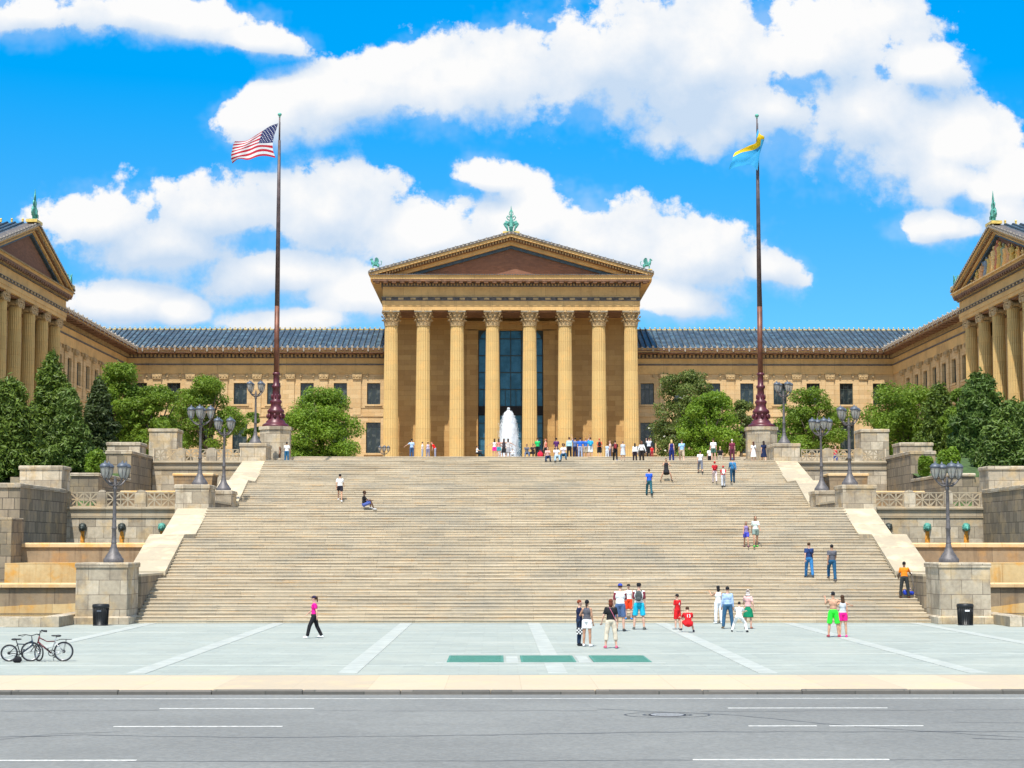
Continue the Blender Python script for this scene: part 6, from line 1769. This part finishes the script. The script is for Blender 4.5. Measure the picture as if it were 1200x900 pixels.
# girls arm in arm
for px, tc, bc_, lab, b in ((579.5,(.75,.70,.70),(.85,.03,.30),'person in pink shorts, end one of four standing arm in arm by the fountain','shorts'),
                        (584.5,(.62,.25,.22),(.05,.34,.40),'person in teal patterned shorts, second of the four arm in arm','shorts'),
                        (590.5,(.05,.04,.05),BLK,'person in short black dress, third of the four arm in arm','skirt'),
                        (595.5,(.62,.58,.56),(.3,.3,.32),'person in white and black dress, last of the four, nearest the jet','skirt')):
    Q(px, 511.5, 143, AW, lab, H=1.68, hair=BRN, hs='long', top=tc, sl='none', bot=b, bc=bc_, female=True, skin='t', arms=[(8,60,10),(8,60,10)], shoe=WHT)
Q(565.5, 528, 140.6, RT, 'person in white and black sitting low on the top step beside the glazed doorway', pose='sit', H=1.3, hair=BLK, top=WHT, bc=BLK)
Q(600.5, 529, 142.3, FR, 'small child in white sitting at the foot of the jet', pose='sit', H=1.15, hair=BRN, top=WHT, bc=(.3,.3,.3))
Q(617.5, 527, 141.5, FR, 'dark-haired person in grey sitting on the top step, left one of a pair', pose='sit', H=1.62, hair=BLK, top=(.10,.11,.14), bc=(.1,.13,.2), skin='m')
Q(622, 526, 141.5, FR-20, 'dark-haired person in black sitting on the top step, leaning to a companion', pose='sit', H=1.66, hair=BLK, top=(.03,.02,.02), bc=BLK, skin='m')
Q(630, 511, 143, AW, 'person in vivid green tee and black trousers', H=1.76, hair=BRN, top=(.02,.50,.13), bc=BLK, arms=[(10,12,30),(40,10,70)], bag=None)
Q(639.5, 512, 144, LF-30, 'person in coral top and black shorts facing the green tee', H=1.72, hair=(.45,.15,.07), top=(.78,.22,.14), bc=BLK, bot='long_shorts', sl='none')
Q(652, 511, 143.5, AW, 'person in dark purple shirt and flared black skirt', H=1.78, hair=BLK, top=(.09,.02,.13), bot='skirt', bc=(.03,.025,.03), skin='m', arms=[(30,14,70),(30,14,70)])
Q(667, 510.5, 143, AW, 'person in pale cyan shirt and black trousers with arms at the sides', H=1.80, hair=BRN, top=(.42,.66,.74), bc=BLK, sl='long')
Q(674, 511, 143, AW, 'person in grey-blue shirt and dark jeans raising one fist', H=1.76, hair=BLK, top=(.10,.16,.36), bc=(.015,.02,.06), arms=[(170,14,10),(0,8,10)])
Q(680, 511, 142.6, AW, 'person in royal blue tee and faded jeans', H=1.74, hair=BLK, top=(.02,.13,.62), bc=(.30,.36,.50))
Q(686.5, 510, 143.5, AW, 'person in mid-blue tee and khaki shorts, arm raised over the head', H=1.80, hair=(.35,.16,.07), top=(.03,.15,.55), bot='long_shorts', bc=(.42,.36,.28), arms=[(4,8,10),(160,20,40)])
Q(692, 510, 142.8, AW, 'person in bright sky blue tee and white shorts with a small pack', H=1.78, hair=BRN, top=(.02,.40,.75), bot='long_shorts', bc=(.62,.66,.68), bag=('backpack',(.02,.35,.62)))
Q(702.5, 512.5, 143, AW, 'person in orange-red top and black shorts with a black backpack', H=1.70, hair=(.5,.12,.06), top=(.78,.14,.06), bot='long_shorts', bc=BLK, bag=('backpack',BLK), shoe=WHT)
Q(711.5, 522, 143, AW, 'child in pale blue shirt beside the third column from the magnolia', H=1.25, hair=BRN, top=(.45,.58,.72), bc=(.55,.6,.68), female=True)
Q(715, 516, 144.5, LF, 'person in pale pink blouse turned toward the child in pale blue', H=1.60, hair=(.4,.2,.12), top=(.75,.52,.50), bc=(.10,.10,.16), female=True)
Q(760.5, 511, 143, AW, 'person in white and pale blue tee with black trousers, arms raised holding a camera', H=1.78, hair=BRN, top=(.62,.68,.78), bc=BLK, arms=[(80,10,80),(80,10,80)])
Q(764, 525, 142.5, AW, 'small child in red beside the person holding a camera', H=1.05, hair=BRN, top=RED, bc=(.3,.02,.03))
Q(482.5, 523, 144, AW+20, 'person in light blue shirt with one arm stretched out near the second column', H=1.70-.6*0, hair=BLK, top=(.40,.56,.80), bc=JEAN, arms=[(30,50,5),(0,10,10)])
Q(495, 526, 143, RT, 'child in white tee near the second column', H=1.40, hair=BRN, top=WHT, bc=(.3,.35,.45))
Q(501.5, 525, 143, AW, 'person in straw hat and lilac-grey top near the second column', H=1.42, hat=('straw',(.62,.42,.20)), top=(.50,.46,.58), bc=(.2,.2,.3), sl='none', female=True)
Q(510, 529, 142.5, LF, 'person in bright red top bending low between second and third columns', H=1.45, hair=(.4,.15,.08), top=(.80,.01,.01), lean=30, bc=(.3,.3,.4))
x_, y_, z_ = at(979, 526, 132).x, 132.0, 9.62
person(x_, y_, z_, 1.62, U(FR), 'person in red and blue clothes behind the upper balustrade', hair=BRN, top=(.62,.05,.06), bc=(.05,.08,.3))
rbg = thing('carrier_bag', 'small red bag on the terrace edge next to the green tee', 'bag', (at(633,530,142.2).x, 142.0, 10.8))
g = MB(); g.ball((0,0,.28),(.26,.16,.28),10,7); g2 = remesh(g, .03); g2.build('sack', cloth((.62,.02,.05)), rbg, local=True)
g = MB(); g.tube([(-.12,0,.5),(-.06,0,.66),(.06,0,.66),(.12,0,.5)], .015, 5); g.build('handle', cloth((.62,.02,.05)), rbg, local=True)
# bag in the hand of the red-haired person
p0 = stand_px(679,757)
cb = thing('checked_bag', 'black and white checked bag hanging at the red-haired person\'s knee', 'bag', (p0[0]+.02, p0[1]-.22, .42))
g = MB(); g.bbox(-.13,.13,-.05,.05,0,.24,.02); g.build('pouch', 'bin_black', cb, local=True)
g = MB()
for i in range(5):
    for j in range(4):
        if (i+j) % 2 == 0: g.box(-.13+.052*i,-.13+.052*i+.05,-.054,-.0505,.005+.055*j,.055+.055*j)
g.build('check_pattern', 'white_plastic', cb, local=True)
g = MB(); g.tube([(-.1,0,.24),(-.04,.03,.46),(.04,.03,.46),(.1,0,.24)], .01, 5); g.build('strap', 'bin_black', cb, local=True)

# ================================================================ BICYCLES
def bicycle(px_r, px_f, py, k, label, main, second, rot=0.0, fork_turn=0, rack=False):
    Y = 52.6 if rack else 53.6
    pr = at(px_r, py, Y); pf = at(px_f, py, Y)
    Y = -CAMZ/ray(600, py).z*ray(600, py).y
    pr = at(px_r, py, Y); pf = at(px_f, py, Y)
    t_ = thing('bicycle', label, 'bicycle', (pr.x, Y, 0), math.atan2(0, pf.x-pr.x) + rot)
    wb = abs(pf.x-pr.x)/abs(math.cos(rot)); R_ = .335*k
    def wheel(cx_, yaw=0.0, zc=R_):
        w_ = None
        Rz = Matrix.Rotation(yaw, 3, 'Z')
        def c(a, r, o=0): return Vector((cx_,0,zc))+Rz @ Vector((r*math.cos(a), o, r*math.sin(a)))
        g = MB(); n = 32
        g.tube([c(2*PI*i/n, R_-.022) for i in range(n)], .024, 6, closed=True); wo = g.build('wheel', 'bike_black', t_, local=True)
        g = MB(); g.tube([c(2*PI*i/n, R_-.052) for i in range(n)], .011, 5, closed=True); g.build('rim', 'bike_silver', wo, local=True)
        g = MB()
        for i in range(18): g.tube([c(2*PI*i/18, .02, .02*(-1)**i), c(2*PI*i/18+.12, R_-.055)], .0018, 3)
        g.tube([Vector((cx_,0,zc))+Rz @ Vector((0,-.05,0)), Vector((cx_,0,zc))+Rz @ Vector((0,.05,0))], .02, 8); g.build('spokes', 'bike_silver', wo, local=True)
    wheel(0); wheel(wb, fork_turn)
    bb = Vector((.42*k,0,.28*k)); st = Vector((.30*k,0,.68*k)); hd = Vector((wb-.27*k,0,.80*k)); hl = Vector((wb-.23*k,0,.66*k)); rx = Vector((0,0,R_)); fx_ = Vector((wb,0,R_))
    g = MB(); g.tube([hl, bb], [.028,.025], 8); g.tube([hd, hd.lerp(st,.5)+Vector((0,0,-.07*k)), st], .018, 8); g.tube([hl+Vector((0,0,-.04)), hd+Vector((-.01,0,.05))], .024, 8)
    fr = g.build('frame', main, t_, local=True)
    g = MB(); g.tube([bb, st, st+Vector((-.05*k,0,.16*k))], [.017,.016,.013], 8)
    for e in (-.05,.05): g.tube([bb+Vector((0,e*.6,0)), rx+Vector((0,e,0))], .010, 5); g.tube([st+Vector((0,e*.3,-.03)), rx+Vector((0,e,0))], .009, 5)
    g.build('seat_tube', second, t_, local=True)
    g = MB()
    Rz = Matrix.Rotation(fork_turn, 3, 'Z')
    for e in (-.055,.055): g.tube([hl+Vector((0,e,-.02)), fx_+Rz @ Vector((-.03,e,.05)), fx_+Rz @ Vector((0,e,0))], .013, 6)
    g.build('fork', 'bike_black', t_, local=True)
    g = MB(); sp_ = st+Vector((-.06*k,0,.18*k)); g.ball(sp_+Vector((-.04,0,0)), (.10,.075,.035), 10, 6); g.ball(sp_+Vector((.08,0,.005)), (.10,.03,.025), 8, 6); g.build('saddle', 'bike_black', t_, local=True)
    g = MB(); hb = hd+Vector((-.03*k,0,.20*k)); g.tube([hd, hb], .015, 6)
    g.tube([hb+Rz @ Vector((-.10,-.30,.02)), hb+Rz @ Vector((-.04,-.2,.04)), hb, hb+Rz @ Vector((-.04,.2,.04)), hb+Rz @ Vector((-.10,.30,.02))], .013, 6)
    for e in (-1,1): g.tube([hb+Rz @ Vector((-.10,e*.30,.02)), hb+Rz @ Vector((-.20,e*.33,.01))], .019, 6); g.tube([hb+Rz @ Vector((.02,e*.2,.03)), hb+Rz @ Vector((-.06,e*.32,-.03))], .006, 4)
    g.build('handlebar', 'bike_black', t_, local=True)
    g = MB(); n = 20
    g.tube([bb+Vector((.09*math.cos(2*PI*i/n),-.04,.09*math.sin(2*PI*i/n))) for i in range(n)], .012, 5, closed=True)
    g.tube([bb+Vector((0,-.07,0)), bb+Vector((-.10,-.07,-.13))], .011, 5); g.tube([bb+Vector((0,.07,0)), bb+Vector((.10,.07,.13))], .011, 5)
    g.box(bb.x-.15,bb.x-.05,-.17,-.08,bb.z-.145,bb.z-.12); g.box(bb.x+.05,bb.x+.15,.08,.17,bb.z+.12,bb.z+.145)
    g.tube([bb+Vector((0,-.04,.09)), rx+Vector((0,-.04,.04))], .005, 4); g.tube([bb+Vector((0,-.04,-.09)), rx+Vector((0,-.04,-.04))], .005, 4); g.ball(rx+Vector((0,-.04,0)), (.05,.02,.05), 8, 5)
    g.build('crank', 'bike_black', t_, local=True)
    if rack:
        g = MB()
        for e in (-.06,.06): g.tube([st+Vector((-.05,e,.02)), st+Vector((-.2*k,e,.06)), Vector((-.22*k,e,.74*k))], .008, 4); g.tube([Vector((-.08*k,e,.74*k)), rx+Vector((0,e,0))], .006, 4)
        g.box(-.26*k,.14*k,-.06,.06,.735*k,.75*k); g.build('rack', 'bike_black', t_, local=True)
        g = MB(); g.tube([bb+Vector((-.03,0,-.02)), Vector((bb.x-.05,-.16,0.005))], .009, 5); g.build('kickstand', 'bike_silver', t_, local=True)
    return t_
bicycle(74.3, 35.8, 774.8, .90, 'larger silver and red-black bicycle with rear rack parked in front on the plaza', 'bike_red', 'bike_silver', rack=True, fork_turn=.25)
bicycle(10.5, 44.5, 775.0, .78, 'smaller dark blue bicycle leaning behind the one with the rack', 'bike_blue', 'bike_black', rot=.10, fork_turn=-.9)
bg = thing('saddle_bag', 'small black bag dropped on the ground between the two bicycles', 'bag', (at(21,774,52.2).x, 52.2, 0))
g = MB(); g.ball((0,0,.09),(.13,.09,.10),8,6); g.ball((-.08,0,.07),(.08,.08,.07),8,6); remesh(g,.02).build('pouch', cloth(BLK), bg, local=True)
g = MB(); g.tube([(-.05,0,.17),(0,0,.24),(.06,0,.17)], .01, 5); g.build('handle', cloth(BLK), bg, local=True)
